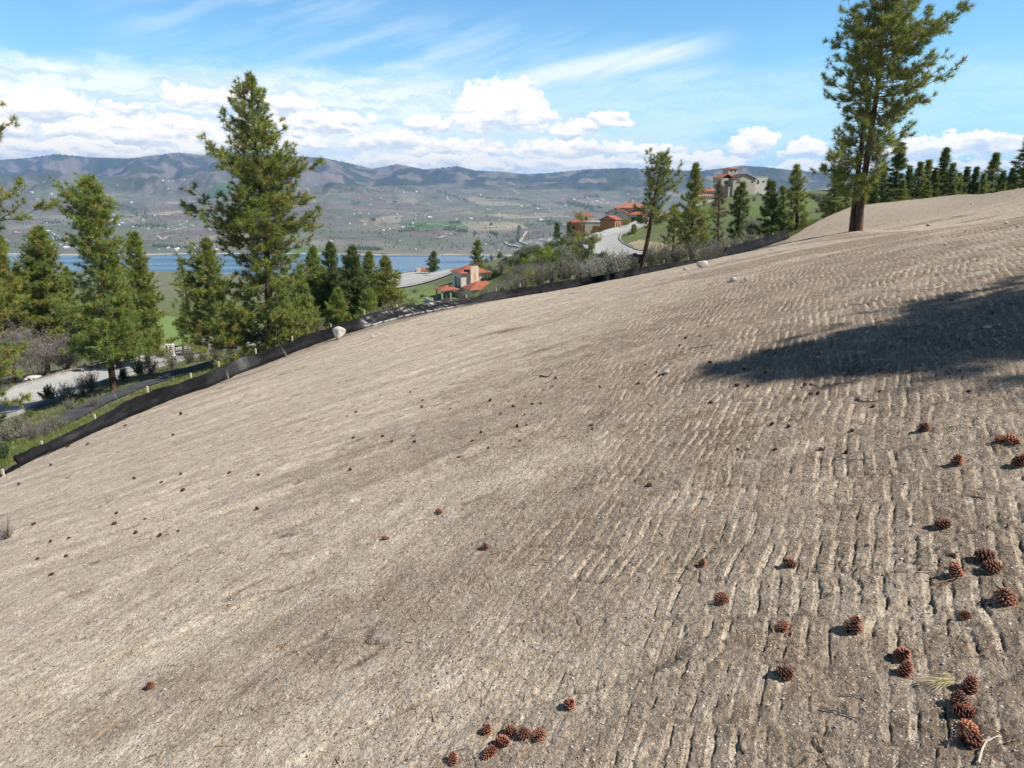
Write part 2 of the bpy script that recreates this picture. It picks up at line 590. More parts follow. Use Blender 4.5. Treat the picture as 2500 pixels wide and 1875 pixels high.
for th in np.linspace(-1.1, 2.4, 34):
    y = float(edge_y(th))
    z = float(soil_base(np.array([th * y]), np.array([y]))[0])
    if th > 1.1: continue
    op.append((th * 2.2, math.log(y)))
    oz.append((z - 0.15) / y)
for th in (-1.1, -0.7, -0.35, 0.0, 0.35, 0.7, 1.1):
    for (y, z) in ((1000, -140 + 30 * max(th, 0)), (2350, -252), (2900, -262)):
        if y == 1000 and -0.6 < th < -0.2: continue
        op.append((th * 2.2, math.log(y)))
        oz.append(z / y)
op = np.array(op)
oz = np.array(oz)
OW = tps_fit(op, oz, 2e-3)
oth = np.linspace(-1.5, 1.5, 301)
oL = np.linspace(math.log(9), math.log(3100), 420)
OT, OLg = np.meshgrid(oth, oL)
OG = tps_eval(OW, op, np.stack([OT.ravel() * 2.2, OLg.ravel()], 1)).reshape(OT.shape)


def outer_base(x, y):
    yy = np.maximum(y, 9)
    th = x / yy
    z = bilin(OG, oth[0], oth[1] - oth[0], oL[0], oL[1] - oL[0], th, np.log(yy)) * yy
    rough = sstep(yy, 30, 200)
    amp = 0.12 + rough * 0.9 + sstep(yy, 300, 1200) * 5
    sc = np.where(yy < 300, 9.0, 9.0)
    z = z + amp * 0.5 * fbm(x / 14.0, y / 14.0, 3, 5) * sstep(yy, 25, 120) + 0.05 * fbm(x / 1.7, y / 1.7, 3, 8)
    z = z + sstep(yy, 300, 1000) * 8 * fbm(x / 170.0, y / 170.0, 4, 11)
    return z


def soil_mask(x, y):
    yy = np.maximum(y, 0.3)
    th = x / yy
    return 1 - sstep(y - edge_y(np.clip(th, -3, 3)), 0.0, 1.2)


# bulldozer tracks ---------------------------------------------------
E1 = np.array([0.43, 0.90]) / math.hypot(0.43, 0.90)
E2 = np.array([E1[1], -E1[0]])


def tracks(x, y):
    """returns height (m), pad mask, strengths, streaks and crack amount"""
    r = np.hypot(x, y)
    wx = 0.045 * fbm(x / 1.0, y / 1.0, 3, 21)
    wy = 0.045 * fbm(x / 1.0, y / 1.0, 3, 31)
    p = (x + wx) * E1[0] + (y + wy) * E1[1] + 0.5 * fbm(x / 6, y / 6, 2, 41)
    q = (x + wx) * E2[0] + (y + wy) * E2[1]
    bw = 0.55
    bi = np.floor(p / bw)
    bf = p / bw - bi
    sk = (hash2(bi, bi * 0 + 3, 1) - 0.5)
    per = 0.122 + 0.016 * (hash2(bi, bi * 0 + 9, 4) - 0.5)
    ph = q / per + hash2(bi, bi * 0 + 1, 2) * 7 + sk * 0.7 * bf + 0.16 * fbm(x / 0.7, y / 0.7, 2, 45)
    pf = ph - np.floor(ph)
    pid = hash2(np.floor(ph), bi, 6)
    wob = 0.10 * fbm(x / 0.11, y / 0.11, 3, 51)
    g = pf + wob
    gw = 0.18 + 0.22 * pid
    groove = sstep(g, 0.02, 0.10) * (1 - sstep(g, gw, gw + 0.08)) * (0.35 + 0.65 * (hash2(np.floor(ph), bi, 8) > 0.22))
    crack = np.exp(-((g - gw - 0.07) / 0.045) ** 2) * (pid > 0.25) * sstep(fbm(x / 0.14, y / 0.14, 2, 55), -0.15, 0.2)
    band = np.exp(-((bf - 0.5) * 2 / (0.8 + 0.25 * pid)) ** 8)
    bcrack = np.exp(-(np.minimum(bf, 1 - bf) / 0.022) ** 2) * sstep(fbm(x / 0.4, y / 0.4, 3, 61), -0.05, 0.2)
    m = sstep(x * 0.75 - 0.06 * y + 1.6 * fbm(x / 3.5, y / 3.5, 3, 71), -2.3, 2.4)
    m = m * (1 - 0.5 * sstep(r, 12, 30))
    patch = sstep(fbm(x / 0.9, y / 0.9, 3, 81) + 0.35 * fbm(x / 3, y / 3, 2, 85), -0.25, 0.28)
    m2 = m * (0.32 + 0.68 * patch)
    fade = 1 - sstep(r, 9, 18)
    lump = fbm(x / 0.055, y / 0.055, 3, 91) * fade
    clod = sstep(fbm(x / 0.16, y / 0.16, 3, 93), 0.10, 0.42) * fade
    lump2 = fbm(x / 0.35, y / 0.35, 3, 95)
    # dried cracks between clods
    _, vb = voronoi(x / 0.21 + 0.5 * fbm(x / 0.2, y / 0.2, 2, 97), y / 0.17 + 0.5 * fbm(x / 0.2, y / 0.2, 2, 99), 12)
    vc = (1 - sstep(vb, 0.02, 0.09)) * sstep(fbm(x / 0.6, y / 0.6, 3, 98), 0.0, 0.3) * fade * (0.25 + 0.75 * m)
    # long broken ledges left by the blade, along the contour
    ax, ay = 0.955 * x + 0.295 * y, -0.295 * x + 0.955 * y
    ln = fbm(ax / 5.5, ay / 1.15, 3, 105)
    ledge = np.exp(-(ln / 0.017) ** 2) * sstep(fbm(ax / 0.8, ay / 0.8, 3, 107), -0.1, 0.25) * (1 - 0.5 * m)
    h = m2 * (-0.013 * groove * band - 0.026 * crack * band - 0.032 * bcrack) + 0.0085 * lump * (0.6 + 0.6 * m) + 0.010 * clod * (0.4 + 0.8 * m) + 0.012 * lump2 - 0.016 * vc
    st = fbm(q / 0.07, p / 1.2, 3, 101)
    st2 = fbm(q / 0.30, p / 2.0, 3, 111)
    wf = sstep(y - 0.35 * x, 7.0, 12.0)
    st = lerp(st, fbm(ay / 0.11, ax / 1.8, 3, 113), wf)
    st2 = lerp(st2, 1.15 * fbm(ay / 0.42, ax / 4.2, 4, 115), wf)
    h += (1 - m) * (0.004 * st * (1 - sstep(r, 12, 20)) + 0.006 * st2) + 0.02 * sstep(ln, -0.03, 0.03) - 0.03 * ledge
    return h, pad_(groove, band), m2, m, st, st2, crack * band + bcrack * 0.7 + vc * 0.8, ledge


def pad_(groove, band):
    return np.clip(1 - groove * band, 0, 1)


def soil_relief(x, y):
    h = tracks(x, y)[0]
    ax, ay = 0.97 * x + 0.25 * y, -0.25 * x + 0.97 * y
    h = h + 0.05 * fbm(ax / 5.0, ay / 1.1, 3, 121) * sstep(np.hypot(x, y), 3, 14)
    return h


def ground_z(x, y, relief=True):
    x = np.atleast_1d(np.asarray(x, float))
    y = np.atleast_1d(np.asarray(y, float))
    m = soil_mask(x, y)
    zs = soil_base(x, y)
    zo = outer_base(x, y)
    z = lerp(zo, zs, np.where(y < 9, 1.0, m))
    if relief:
        z = z + m * soil_relief(x, y)
    return z


def gz(x, y):
    return float(ground_z(x, y)[0])


def hit(u, v, y0=2.2, y1=3000, n=2600):
    """first ground point along the ray through a frame point"""
    r = ray(u, v)
    th = r[0] / r[1]
    t = r[2] / r[1]
    ys = np.geomspace(y0, y1, n)
    z = ground_z(th * ys, ys)
    k = np.argmax(z / ys >= t)
    y = ys[k]
    if k > 0:
        a, b = ys[k - 1], ys[k]
        fa = z[k - 1] / a - t
        fb = z[k] / b - t
        y = a + (b - a) * (-fa) / (fb - fa + 1e-12)
    x = th * y
    return x, y, gz(x, y)


# ------------------------------------------------------------------ materials
def mat_new(name, rough=0.9, spec=0.2):
    m = bpy.data.materials.new(name)
    m.use_nodes = True
    nt = NT(m.node_tree)
    b = nt.n['Principled BSDF']
    b.inputs['Roughness'].default_value = rough
    b.inputs['Specular IOR Level'].default_value = spec
    return m, nt, b


def mat_attr(name, rough=0.9, spec=0.15, bump=None, speck=None, transl=0.0, chips=None):
    """colour from the point attribute, plus procedural fine detail"""
    m, nt, b = mat_new(name, rough, spec)
    at = nt.n.new('ShaderNodeAttribute')
    at.attribute_name = 'Col'
    c = at.outputs['Color']
    tc = nt.n.new('ShaderNodeTexCoord').outputs['Object']
    if speck:
        for (sc, lo, hi, kc, fac) in speck:
            f = nt.ramp(nt.noise(tc, sc, 3, 0.6), lo, hi)
            c = nt.mix(nt.math('MULTIPLY', f, fac), c, nt.mix(1.0, c, kc, 'MULTIPLY'))
    if chips:
        for (sc, dmax, keep, kc) in chips:
            vo = nt.n.new('ShaderNodeTexVoronoi')
            vo.inputs['Scale'].default_value = sc
            nt.l.new(tc, vo.inputs['Vector'])
            sx_ = nt.n.new('ShaderNodeSeparateColor')
            nt.l.new(vo.outputs['Color'], sx_.inputs[0])
            f = nt.math('MULTIPLY', nt.math('LESS_THAN', vo.outputs['Distance'], nt.math('MULTIPLY', sx_.outputs[1], dmax)), nt.math('GREATER_THAN', sx_.outputs[0], keep))
            c = nt.mix(f, c, kc)
    nt.l.new(c, b.inputs['Base Color'])
    if bump:
        h = None
        for (sc, k) in bump:
            n_ = nt.math('MULTIPLY', nt.noise(tc, sc, 4, 0.6), k)
            h = n_ if h is None else nt.math('ADD', h, n_)
        bn = nt.n.new('ShaderNodeBump')
        bn.inputs['Strength'].default_value = 1.0
        bn.inputs['Distance'].default_value = 1.0
        nt.l.new(h, bn.inputs['Height'])
        nt.l.new(bn.outputs[0], b.inputs['Normal'])
    if transl:
        tr = nt.n.new('ShaderNodeBsdfTranslucent')
        nt.l.new(c, tr.inputs[0])
        mx = nt.n.new('ShaderNodeMixShader')
        mx.inputs[0].default_value = transl
        out = nt.n['Material Output']
        nt.l.new(b.outputs[0], mx.inputs[1])
        nt.l.new(tr.outputs[0], mx.inputs[2])
        nt.l.new(mx.outputs[0], out.inputs[0])
    return m


def mat_noise(name, c1, c2, scale=3.0, rough=0.85, spec=0.2, bump=0.0, bscale=20, detail=5, stretch=(1, 1, 1)):
    m, nt, b = mat_new(name, rough, spec)
    tc = nt.n.new('ShaderNodeTexCoord').outputs['Object']
    tcs = nt.vec('MULTIPLY', tc, stretch)
    f = nt.ramp(nt.noise(tcs, scale, detail, 0.6), 0.3, 0.7)
    nt.l.new(nt.mix(f, tuple(c1) + (1,), tuple(c2) + (1,)), b.inputs['Base Color'])
    if bump:
        bn = nt.n.new('ShaderNodeBump')
        bn.inputs['Distance'].default_value = bump
        nt.l.new(nt.noise(tcs, bscale, 4, 0.6), bn.inputs['Height'])
        nt.l.new(bn.outputs[0], b.inputs['Normal'])
    return m


M = {}
M['soil'] = mat_attr('soil_dirt', 0.95, 0.12, chips=[(8.0, 0.20, 0.80, (0.20, 0.15, 0.105, 1)), (15.0, 0.26, 0.76, (0.21, 0.155, 0.11, 1)), (11.0, 0.13, 0.88, (0.70, 0.64, 0.54, 1)), (85, 0.44, 0.66, (0.68, 0.60, 0.49, 1)), (60, 0.45, 0.55, (0.15, 0.11, 0.08, 1)), (30, 0.30, 0.84, (0.66, 0.58, 0.47, 1)), (34, 0.34, 0.72, (0.12, 0.09, 0.065, 1))], bump=[(30, 0.022), (90, 0.011), (6, 0.012)],
                     speck=[(70, 0.61, 0.68, (1.9, 1.85, 1.8, 1), 0.8), (55, 0.44, 0.34, (0.5, 0.47, 0.45, 1), 0.8), (22, 0.38, 0.62, (0.76, 0.74, 0.71, 1), 0.9), (3.2, 0.42, 0.62, (0.84, 0.81, 0.78, 1), 0.9), (7, 0.62, 0.5, (0.82, 0.8, 0.78, 1), 0.7)])
M['land'] = mat_attr('hillside_ground', 0.95, 0.1, bump=[(3.5, 0.05), (0.8, 0.15)], speck=[(2.0, 0.35, 0.65, (0.7, 0.74, 0.6, 1), 0.7), (9.0, 0.4, 0.7, (0.75, 0.78, 0.7, 1), 0.6)])
M['far'] = mat_attr('valley_ground', 0.95, 0.1, bump=[(0.02, 6.0)], speck=[(0.03, 0.4, 0.65, (0.72, 0.76, 0.74, 1), 0.6), (0.008, 0.35, 0.65, (0.85, 0.86, 0.8, 1), 0.6)])
M['needle'] = mat_attr('pine_needles', 0.6, 0.25, transl=0.35)
M['leaf'] = mat_attr('shrub_leaves', 0.75, 0.15, transl=0.2)
M['bark'] = mat_noise('pine_bark', (0.04, 0.027, 0.02), (0.15, 0.09, 0.062), 2.2, 0.95, 0.1, 0.06, 7, stretch=(1.6, 1.6, 0.45))
M['barkg'] = mat_noise('grey_bark', (0.10, 0.085, 0.07), (0.26, 0.23, 0.20), 4, 0.95, 0.1)
M['barkd'] = mat_noise('dark_bark', (0.028, 0.02, 0.015), (0.075, 0.05, 0.035), 3, 0.95, 0.1, 0.04, 9)


# ------------------------------------------------------------------ ground near: soil slope + hillside
def lin(r, g, b):
    return np.array([((c / 255) / 12.92 if c / 255 <= 0.04045 else ((c / 255 + 0.055) / 1.055) ** 2.4) for c in (r, g, b)])


def grid_faces(nr, nc):
    i = np.arange(nr - 1)[:, None] * nc
    j = np.arange(nc - 1)[None, :]
    return np.stack([i + j, i + j + 1, i + nc + j + 1, i + nc + j], -1).reshape(-1, 4)


C_SAND = np.array([0.70, 0.60, 0.47])
C_PALE = np.array([0.66, 0.565, 0.43])
C_BROWN = np.array([0.36, 0.28, 0.21])
C_GREY = np.array([0.25, 0.198, 0.147])


def soil_colour(x, y):
    h, pad, m2, m, st, st2, ck, ledge = tracks(x, y)
    r = np.hypot(x, y)
    ax, ay = 0.97 * x + 0.25 * y, -0.25 * x + 0.97 * y
    wv = fbm(x / 9, y / 9, 3, 131)
    band = fbm(ax / 13.0 + 0.6 * wv, ay / 2.2 + 1.2 * wv, 4, 141)
    band2 = fbm(ax / 4.0, ay / 0.5, 4, 151)
    # broad pale scraped swath crossing the middle of the slope; brown along the fence
    de = edge_y(np.clip(x / np.maximum(y, 0.3), -3, 3)) - y
    swath = sstep(band + 0.80 * np.exp(-((de - 9) / 7.0) ** 2) - 0.10 * m - 0.9 * np.exp(-(de / 2.6) ** 2) * sstep(x, -13, -8) + 0.15 * sstep(-x, 0, 8), -0.22, 0.42)
    lf = np.clip(0.16 + 0.16 * (1 - sstep(x - 0.1 * y, -1, 4)) + 0.28 * sstep(-x - 0.15 * y, -3, 6) + 0.80 * swath + 0.36 * band2 * (1 - m * 0.6), 0, 1)
    lf = lerp(lf, sstep(lf + 0.34 * st2, 0.22, 0.66), sstep(r, 11, 18) * 0.85)
    rim = np.exp(-(de / 2.2) ** 2) * sstep(x, -13.5, -10) * (1 - sstep(x, 8, 16)) * sstep(fbm(ax / 2.0, ay / 0.5, 3, 143), -0.5, 0.1)
    pale_b = np.exp(-((de - 8.5 - 2.5 * wv) / 4.6) ** 2) * (1 - sstep(x, 1, 9)) * sstep(band2 + 0.45 * fbm(ax / 7.0, ay / 1.2, 4, 147), -0.45, 0.15)
    lf = np.maximum(lf, 0.95 * pale_b) * (1 - 0.75 * rim)
    c = lerp(C_BROWN, C_SAND, lf[:, None])
    # near: grey-brown lumpy pads, pale grooves
    near = (m * 0.92)[:, None]
    padc = lerp(C_GREY, C_BROWN, sstep(fbm(x / 0.8, y / 0.8, 3, 161), -0.3, 0.4)[:, None]) * (1.0 + 0.25 * fbm(x / 0.12, y / 0.12, 2, 171))[:, None]
    groc = lerp(C_SAND, C_PALE, sstep(fbm(x / 0.6, y / 0.6, 2, 181), -0.3, 0.4)[:, None])
    pm = (pad * (0.60 + 0.4 * sstep(fbm(x / 1.2, y / 1.2, 3, 191), -0.5, 0.2)))
    pm = np.clip(lerp(0.72, pm, np.clip(m2 * 1.6, 0, 1)), 0, 1)
    nc_ = lerp(groc, padc, pm[:, None])
    c = lerp(c, lerp(c, nc_, 0.88), near)
    # smear streaks
    s = np.clip(0.5 + 1.1 * st * (1 - sstep(r, 12, 22)) * 0.7 + 0.9 * st2, 0, 1)[:, None]
    c = lerp(c, c * lerp(0.74, 1.20, s), (1 - m)[:, None] * 0.8)
    c = c * (1 - 0.6 * np.clip(ck * np.maximum(m2, 0.5), 0, 1))[:, None] * (1 - 0.62 * ledge)[:, None]  # shade of the cracks painted into the colour; ledges darkened as well
    # pale blown sand patches
    pt_ = sstep(fbm(x / 0.7, y / 0.7, 4, 201), 0.32, 0.5)[:, None]
    c = lerp(c, C_PALE, pt_ * 0.55)
    # pale mound at the far right
    c = lerp(c, np.array([0.47, 0.40, 0.31]), (sstep(y - 41 - 0.25 * np.abs(x - 30), 0, 7) * sstep(x, 16, 19) * (1 - 0.4 * sstep(x, 32, 40)))[:, None])
    return c


def in_poly(u, v, poly):
    inside = np.zeros(u.shape, bool)
    n = len(poly)
    for i in range(n):
        x1, y1 = poly[i]
        x2, y2 = poly[(i + 1) % n]
        c = ((y1 > v) != (y2 > v)) & (u < (x2 - x1) * (v - y1) / (y2 - y1 + 1e-9) + x1)
        inside ^= c
    return inside


C_GRASS = np.array([0.13, 0.165, 0.055])
C_LAWN = np.array([0.20, 0.275, 0.095])
C_SAGE = np.array([0.19, 0.185, 0.115])
C_DRY = np.array([0.30, 0.26, 0.17])


def land_colour(x, y, z):
    yy = np.maximum(y, 5)
    n1 = fbm(x / 9, y / 9, 4, 211)
    n2 = fbm(x / 40, y / 40, 4, 221)
    n3 = fbm(x / 2.2, y / 2.2, 4, 231)
    g = sstep(n1 + 0.5 * n2 + 0.4 * n3 + 0.12, -0.35, 0.35)[:, None]
    c = lerp(C_SAGE, C_GRASS, g)
    c = lerp(c, C_DRY, (sstep(n3 + 0.4 * n1, 0.1, 0.5) * 0.65)[:, None])
    u, v = proj(x, yy, z)
    # golf lawn below the trees on the left
    lw = in_poly(u + 5 * n1, v + 2 * n1, [(-300, 352), (-300, 318), (140, 312), (186, 318), (250, 312), (330, 310), (330, 334), (240, 340), (160, 352)]) & (yy > 70) & (yy < 420)
    c = np.where(lw[:, None], C_LAWN * (1 + 0.18 * n2[:, None]), c)
    lw2 = in_poly(u + 4 * n1, v + 2 * n1, [(380, 296), (395, 280), (420, 284), (450, 287), (470, 296), (450, 304), (400, 306)]) & (yy > 100)
    c = np.where(lw2[:, None], lerp(C_LAWN, C_SAGE, 0.35) * (1 + 0.2 * n1[:, None]), c)
    # tan field towards the shore
    t = sstep(yy, 380, 520)[:, None]
    c = lerp(c, lerp(np.array([0.21, 0.195, 0.12]), np.array([0.15, 0.17, 0.09]), sstep(n2, -0.2, 0.3)[:, None]), t)
    # bright green bank on the right hill
    gb = in_poly(u, v, [(690, 212), (740, 192), (880, 188), (880, 212), (800, 222), (770, 232), (720, 232)])
    c = np.where(gb[:, None], lerp(np.array([0.135, 0.18, 0.065]), C_SAGE, sstep(n1, -0.1, 0.5)[:, None]), c)
    # cut bank by the road
    cb = in_poly(u + 2 * n3, v + n3, [(628, 243), (640, 240), (700, 247), (700, 260), (650, 256)]) & (yy > 60)
    c = np.where(cb[:, None], np.array([0.46, 0.36, 0.24]) * (1 + 0.3 * n3[:, None]), c)
    return c


phi = np.radians(np.concatenate([np.arange(-62, -43, 0.5), np.linspace(-43, 45, 1220), np.arange(45.5, 62.1, 0.5)]))
rr = np.concatenate([np.geomspace(1.9, 30, 800), np.geomspace(30.15, 75, 190)[0:]])
RR, PH = np.meshgrid(rr, phi, indexing='ij')
X = (RR * np.sin(PH)).ravel()
Y = (RR * np.cos(PH)).ravel()
Z = ground_z(X, Y)
sm = soil_mask(X, Y)
gm = sm
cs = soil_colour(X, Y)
cl = land_colour(X, Y, Z)
# weedy green strip between fence and graded soil on the right part
de = edge_y(X / Y) - Y
uu, vv = proj(X, Y, Z)
strip = sstep(uu, 655, 690) * (1 - sstep(uu, 765, 800)) * (1 - sstep(de, 2.5, 4.5)) * sstep(fbm(X / 0.9, Y / 0.9, 4, 241), -0.35, 0.15)
cs = lerp(cs, np.array([0.15, 0.17, 0.07]), (strip * 0.8)[:, None])
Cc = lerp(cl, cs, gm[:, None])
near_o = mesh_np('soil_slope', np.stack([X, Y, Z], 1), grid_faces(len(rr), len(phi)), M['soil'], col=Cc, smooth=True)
tag(near_o, kind='structure')
# coarse apron round and behind the camera
ra = np.array([0.0, 1, 2.5, 5, 9, 15, 24, 36, 50, 62])
pa = np.radians(np.linspace(58, 302, 100))
RA, PA = np.meshgrid(ra, pa, indexing='ij')
xa, ya = (RA * np.sin(PA)).ravel(), (RA * np.cos(PA)).ravel()
ya_c = np.clip(ya, -38, 88)
za = soil_base(np.clip(xa, -38, 108), ya_c) - 0.03
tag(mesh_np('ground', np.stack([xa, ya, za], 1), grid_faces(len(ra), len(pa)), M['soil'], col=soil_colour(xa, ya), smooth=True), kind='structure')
rr2 = np.array([0.0, 0.6, 1.2, 1.95])
RA, PA = np.meshgrid(rr2, np.radians(np.linspace(-63, 63, 160)), indexing='ij')
xa, ya = (RA * np.sin(PA)).ravel(), (RA * np.cos(PA)).ravel()
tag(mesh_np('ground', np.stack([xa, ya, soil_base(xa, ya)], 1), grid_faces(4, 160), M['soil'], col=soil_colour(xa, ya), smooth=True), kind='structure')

# hillside from 74 m to the lake bed
ph2 = np.radians(np.linspace(-56, 56, 900))
r2 = np.geomspace(74.5, 2900, 640)
RR, PH = np.meshgrid(r2, ph2, indexing='ij')
X = (RR * np.sin(PH)).ravel()
Y = (RR * np.cos(PH)).ravel()
Z = ground_z(X, Y, False)
tag(mesh_np('hillside', np.stack([X, Y, Z], 1), grid_faces(len(r2), len(ph2)), M['land'], col=land_colour(X, Y, Z), smooth=True), kind='structure')

# ------------------------------------------------------------------ valley and mountains beyond the lake
thf = np.linspace(-1.0, 1.0, 1100)
yf = np.concatenate([np.linspace(2700, 3100, 12)[:-1], np.geomspace(3100, 9000, 330)[:-1], np.geomspace(9000, 20000, 170)])
TH, YF = np.meshgrid(thf, yf)
XF = TH * YF
u_of = lambda th: 512 + F * th * (cos(PITCH) + sin(PITCH) * 0.29)
shore = 3120 + 130 * fbm(TH * 3.1, TH * 0 + 2.2, 3, 301) - 190 * sstep(TH, -0.1, 0.15) + 25 * fbm(TH * 30, TH * 0, 2, 305)
ys_ = YF - shore
base = np.interp(ys_, [-500, 0, 40, 160, 1000, 2300, 3900, 5900, 9000, 17000], [-268, -250, -246, -232, -192, -132, -62, 25, 90, 60])
bluff = np.exp(-((TH - 0.06) / 0.075) ** 2)
base = base + bluff * 42 * sstep(ys_, 10, 170) * (1 - sstep(ys_, 500, 1100))
roll = fbm(XF / 1500, YF / 1500, 5, 311, 0.5)
land = base + sstep(ys_, 80, 900) * (34 + 40 * sstep(ys_, 1500, 4500)) * roll
gul = 1 - np.abs(fbm(XF / 700 + 0.5 * roll, YF / 900, 4, 321))
land -= sstep(ys_, 200, 1500) * 16 * sstep(gul, 0.86, 1.0)
# mountains
sky_u = [-120, 0, 30, 60, 95, 130, 180, 205, 250, 300, 325, 345, 372, 383, 397, 410, 425, 440, 458, 475, 500, 525, 548, 590, 625, 660, 700, 741, 765, 800, 850, 1024, 1150]
sky_v = [158, 160, 158, 154, 157.5, 158.5, 152.5, 155, 154, 156, 158, 162, 168.5, 167, 164, 166.5, 169.5, 168, 166, 170.5, 171.5, 174, 173, 169, 168, 169.5, 171, 165.5, 167, 171, 174, 176, 176]
tsk = np.interp(u_of(thf), sky_u, sky_v)
tsk = np.array([ray(512, v)[2] / ray(512, v)[1] for v in tsk])


def ridged(x, y, o, seed):
    s = 0
    a = 1
    t = 0
    w = 1
    for i in range(o):
        n = 1 - np.abs(perlin(x, y, seed + i * 5)) * 1.6
        n = np.clip(n, 0, 1) ** 1.6
        s = s + a * n * w
        w = np.clip(n * 1.3, 0, 1)
        t += a
        x = x * 2.1 + 5.3
        y = y * 2.1 + 1.7
        a *= 0.5
    return s / t


env = sstep(YF, 7600, 12800) * (1 - 0.6 * sstep(YF, 14500, 19000))
front = np.exp(-((YF - 9300 + 900 * TH) / 1500) ** 2) * sstep(TH, -0.15, 0.25)
ra_ = ridged(XF / 2600, YF / 3400, 5, 331)
mount = env * (0.22 + 0.80 * ra_ + 0.22 * ridged(XF / 900 + 2, YF / 1300, 4, 336)) * 600
mount2 = front * (0.18 + 0.8 * ridged(XF / 2100 + 9, YF / 2100, 5, 341) + 0.28 * ridged(XF / 700 + 2, YF / 900, 4, 346)) * 290
left2 = np.exp(-((YF - 7900) / 1300) ** 2) * (1 - sstep(TH, -0.30, 0.05)) * (0.15 + 1.15 * ridged(XF / 1500 + 3, YF / 1500, 5, 351)) * 210
MM = mount * (1 - 0.55 * sstep(TH, 0.0, 0.3)) + mount2 + left2
ZF = land + MM
for _ in range(3):
    rat = ZF / YF
    k = np.argmax(rat, axis=0)
    ii = np.arange(len(thf))
    yk = YF[k, ii]
    sc_ = (tsk * yk - land[k, ii]) / np.maximum(MM[k, ii], 1)
    ker = np.hanning(9)
    ker /= ker.sum()
    sc_ = np.convolve(np.pad(np.clip(sc_, 0.2, 3), 4, mode='edge'), ker, 'valid')
    MM = MM * sc_[None, :]
    ZF = land + MM
slope_n = fbm(XF / 300, YF / 300, 4, 361)
cid, cb_ = voronoi(XF / 330 + 0.4 * roll, YF / 420 + 0.3 * roll, 3)
C1 = np.array([0.17, 0.158, 0.13])
C2 = np.array([0.145, 0.158, 0.105])
C3 = np.array([0.235, 0.205, 0.16])
C4 = np.array([0.17, 0.135, 0.12])
n_a = fbm(XF / 900, YF / 900, 4, 371)
cf_ = lerp(C1, C3, sstep(n_a, -0.25, 0.35)[..., None])
cf_ = np.where((cid > 0.66)[..., None], lerp(cf_, C2, 0.75), cf_)
cf_ = np.where((cid < 0.17)[..., None], lerp(cf_, C4, 0.8), cf_)
cf_ = np.where(((cid > 0.42) & (cid < 0.47))[..., None], lerp(cf_, np.array([0.09, 0.18, 0.05]), 0.8), cf_)
cf_ = np.where(((cid > 0.30) & (cid < 0.34))[..., None], lerp(cf_, np.array([0.36, 0.30, 0.21]), 0.7), cf_)
cf_ = cf_ * (1 + 0.35 * slope_n[..., None])
# mountains: dry purple-brown slopes with dark pine forest in the draws
mm = sstep(YF, 6600, 8600) * sstep(MM, 25, 90)
rid = sstep(ridged(XF / 1200, YF / 1600, 4, 381), 0.25, 0.6)
forest = sstep(fbm(XF / 420, YF / 520, 5, 391) + 0.32 * (1 - rid) + 0.20 * sstep(TH, -0.1, 0.3) - 0.05, 0.0, 0.22)
mc = lerp(np.array([0.20, 0.155, 0.15]), np.array([0.15, 0.14, 0.125]), sstep(n_a, -0.2, 0.3)[..., None])
mc = lerp(mc, np.array([0.035, 0.05, 0.035]), (forest * 0.92)[..., None])
cf_ = lerp(cf_, mc, mm[..., None])
# pale cliff above the shore, sandy shore line
cl_ = bluff * sstep(ys_, 5, 60) * (1 - sstep(ys_, 190, 300)) * sstep(fbm(XF / 28, YF / 60, 4, 395), -0.15, 0.25)
cf_ = lerp(cf_, np.array([0.42, 0.39, 0.35]), (cl_ * 0.8)[..., None])
sh = np.exp(-((ys_ - 12) / 16) ** 2)
cf_ = lerp(cf_, np.array([0.55, 0.50, 0.42]), (sh * 0.85)[..., None])
ZF = ZF + sstep(ys_, 20, 400) * 3 * slope_n + bluff * 14 * sstep(ys_, 20, 120) * (1 - sstep(ys_, 200, 350)) * np.abs(fbm(XF / 45, YF / 90, 4, 397))
tag(mesh_np('hills', np.stack([XF.ravel(), YF.ravel(), ZF.ravel()], 1), grid_faces(*TH.shape), M['far'], col=cf_.reshape(-1, 3), smooth=True), kind='structure')


def far_hit(u, v):
    r = ray(u, v)
    th = r[0] / r[1]
    t = r[2] / r[1]
    j = int(np.clip(np.searchsorted(thf, th), 1, len(thf) - 1))
    col = ZF[:, j] / yf
    ok = (col >= t) & (yf > 3100)
    if not ok.any(): return None
    k = int(np.argmax(ok))
    return th * yf[k], yf[k], ZF[k, j]


def far_z(x, y):
    th = x / y
    j = int(np.clip(np.searchsorted(thf, th), 1, len(thf) - 1))
    return float(np.interp(y, yf, ZF[:, j]))


# lake
m, nt, b = mat_new('lake_water', 0.12, 0.5)
tc = nt.n.new('ShaderNodeTexCoord').outputs['Object']
pn = nt.noise(nt.vec('MULTIPLY', tc, (0.0012, 0.006, 1)), 1.0, 4, 0.5)
b.inputs['Base Color'].default_value = (0.02, 0.07, 0.13, 1)
nt.l.new(nt.ramp(pn, 0.40, 0.58, 0.10, 0.38), b.inputs['Roughness'])
nt.l.new(nt.mix(nt.ramp(pn, 0.42, 0.56), (0.035, 0.11, 0.21, 1), (0.055, 0.11, 0.16, 1)), b.inputs['Base Color'])
bn = nt.n.new('ShaderNodeBump')
bn.inputs['Distance'].default_value = 0.6
nt.l.new(nt.noise(nt.vec('MULTIPLY', tc, (0.05, 0.16, 1)), 1.0, 4, 0.6), bn.inputs['Height'])
nt.l.new(bn.outputs[0], b.inputs['Normal'])
M['water'] = m
lv = np.array([(-4200, 1500, -250), (4200, 1500, -250), (4200, 3900, -250), (-4200, 3900, -250)], float)
tag(mesh_np('lake', lv, [(0, 1, 2, 3)], M['water']), kind='structure')

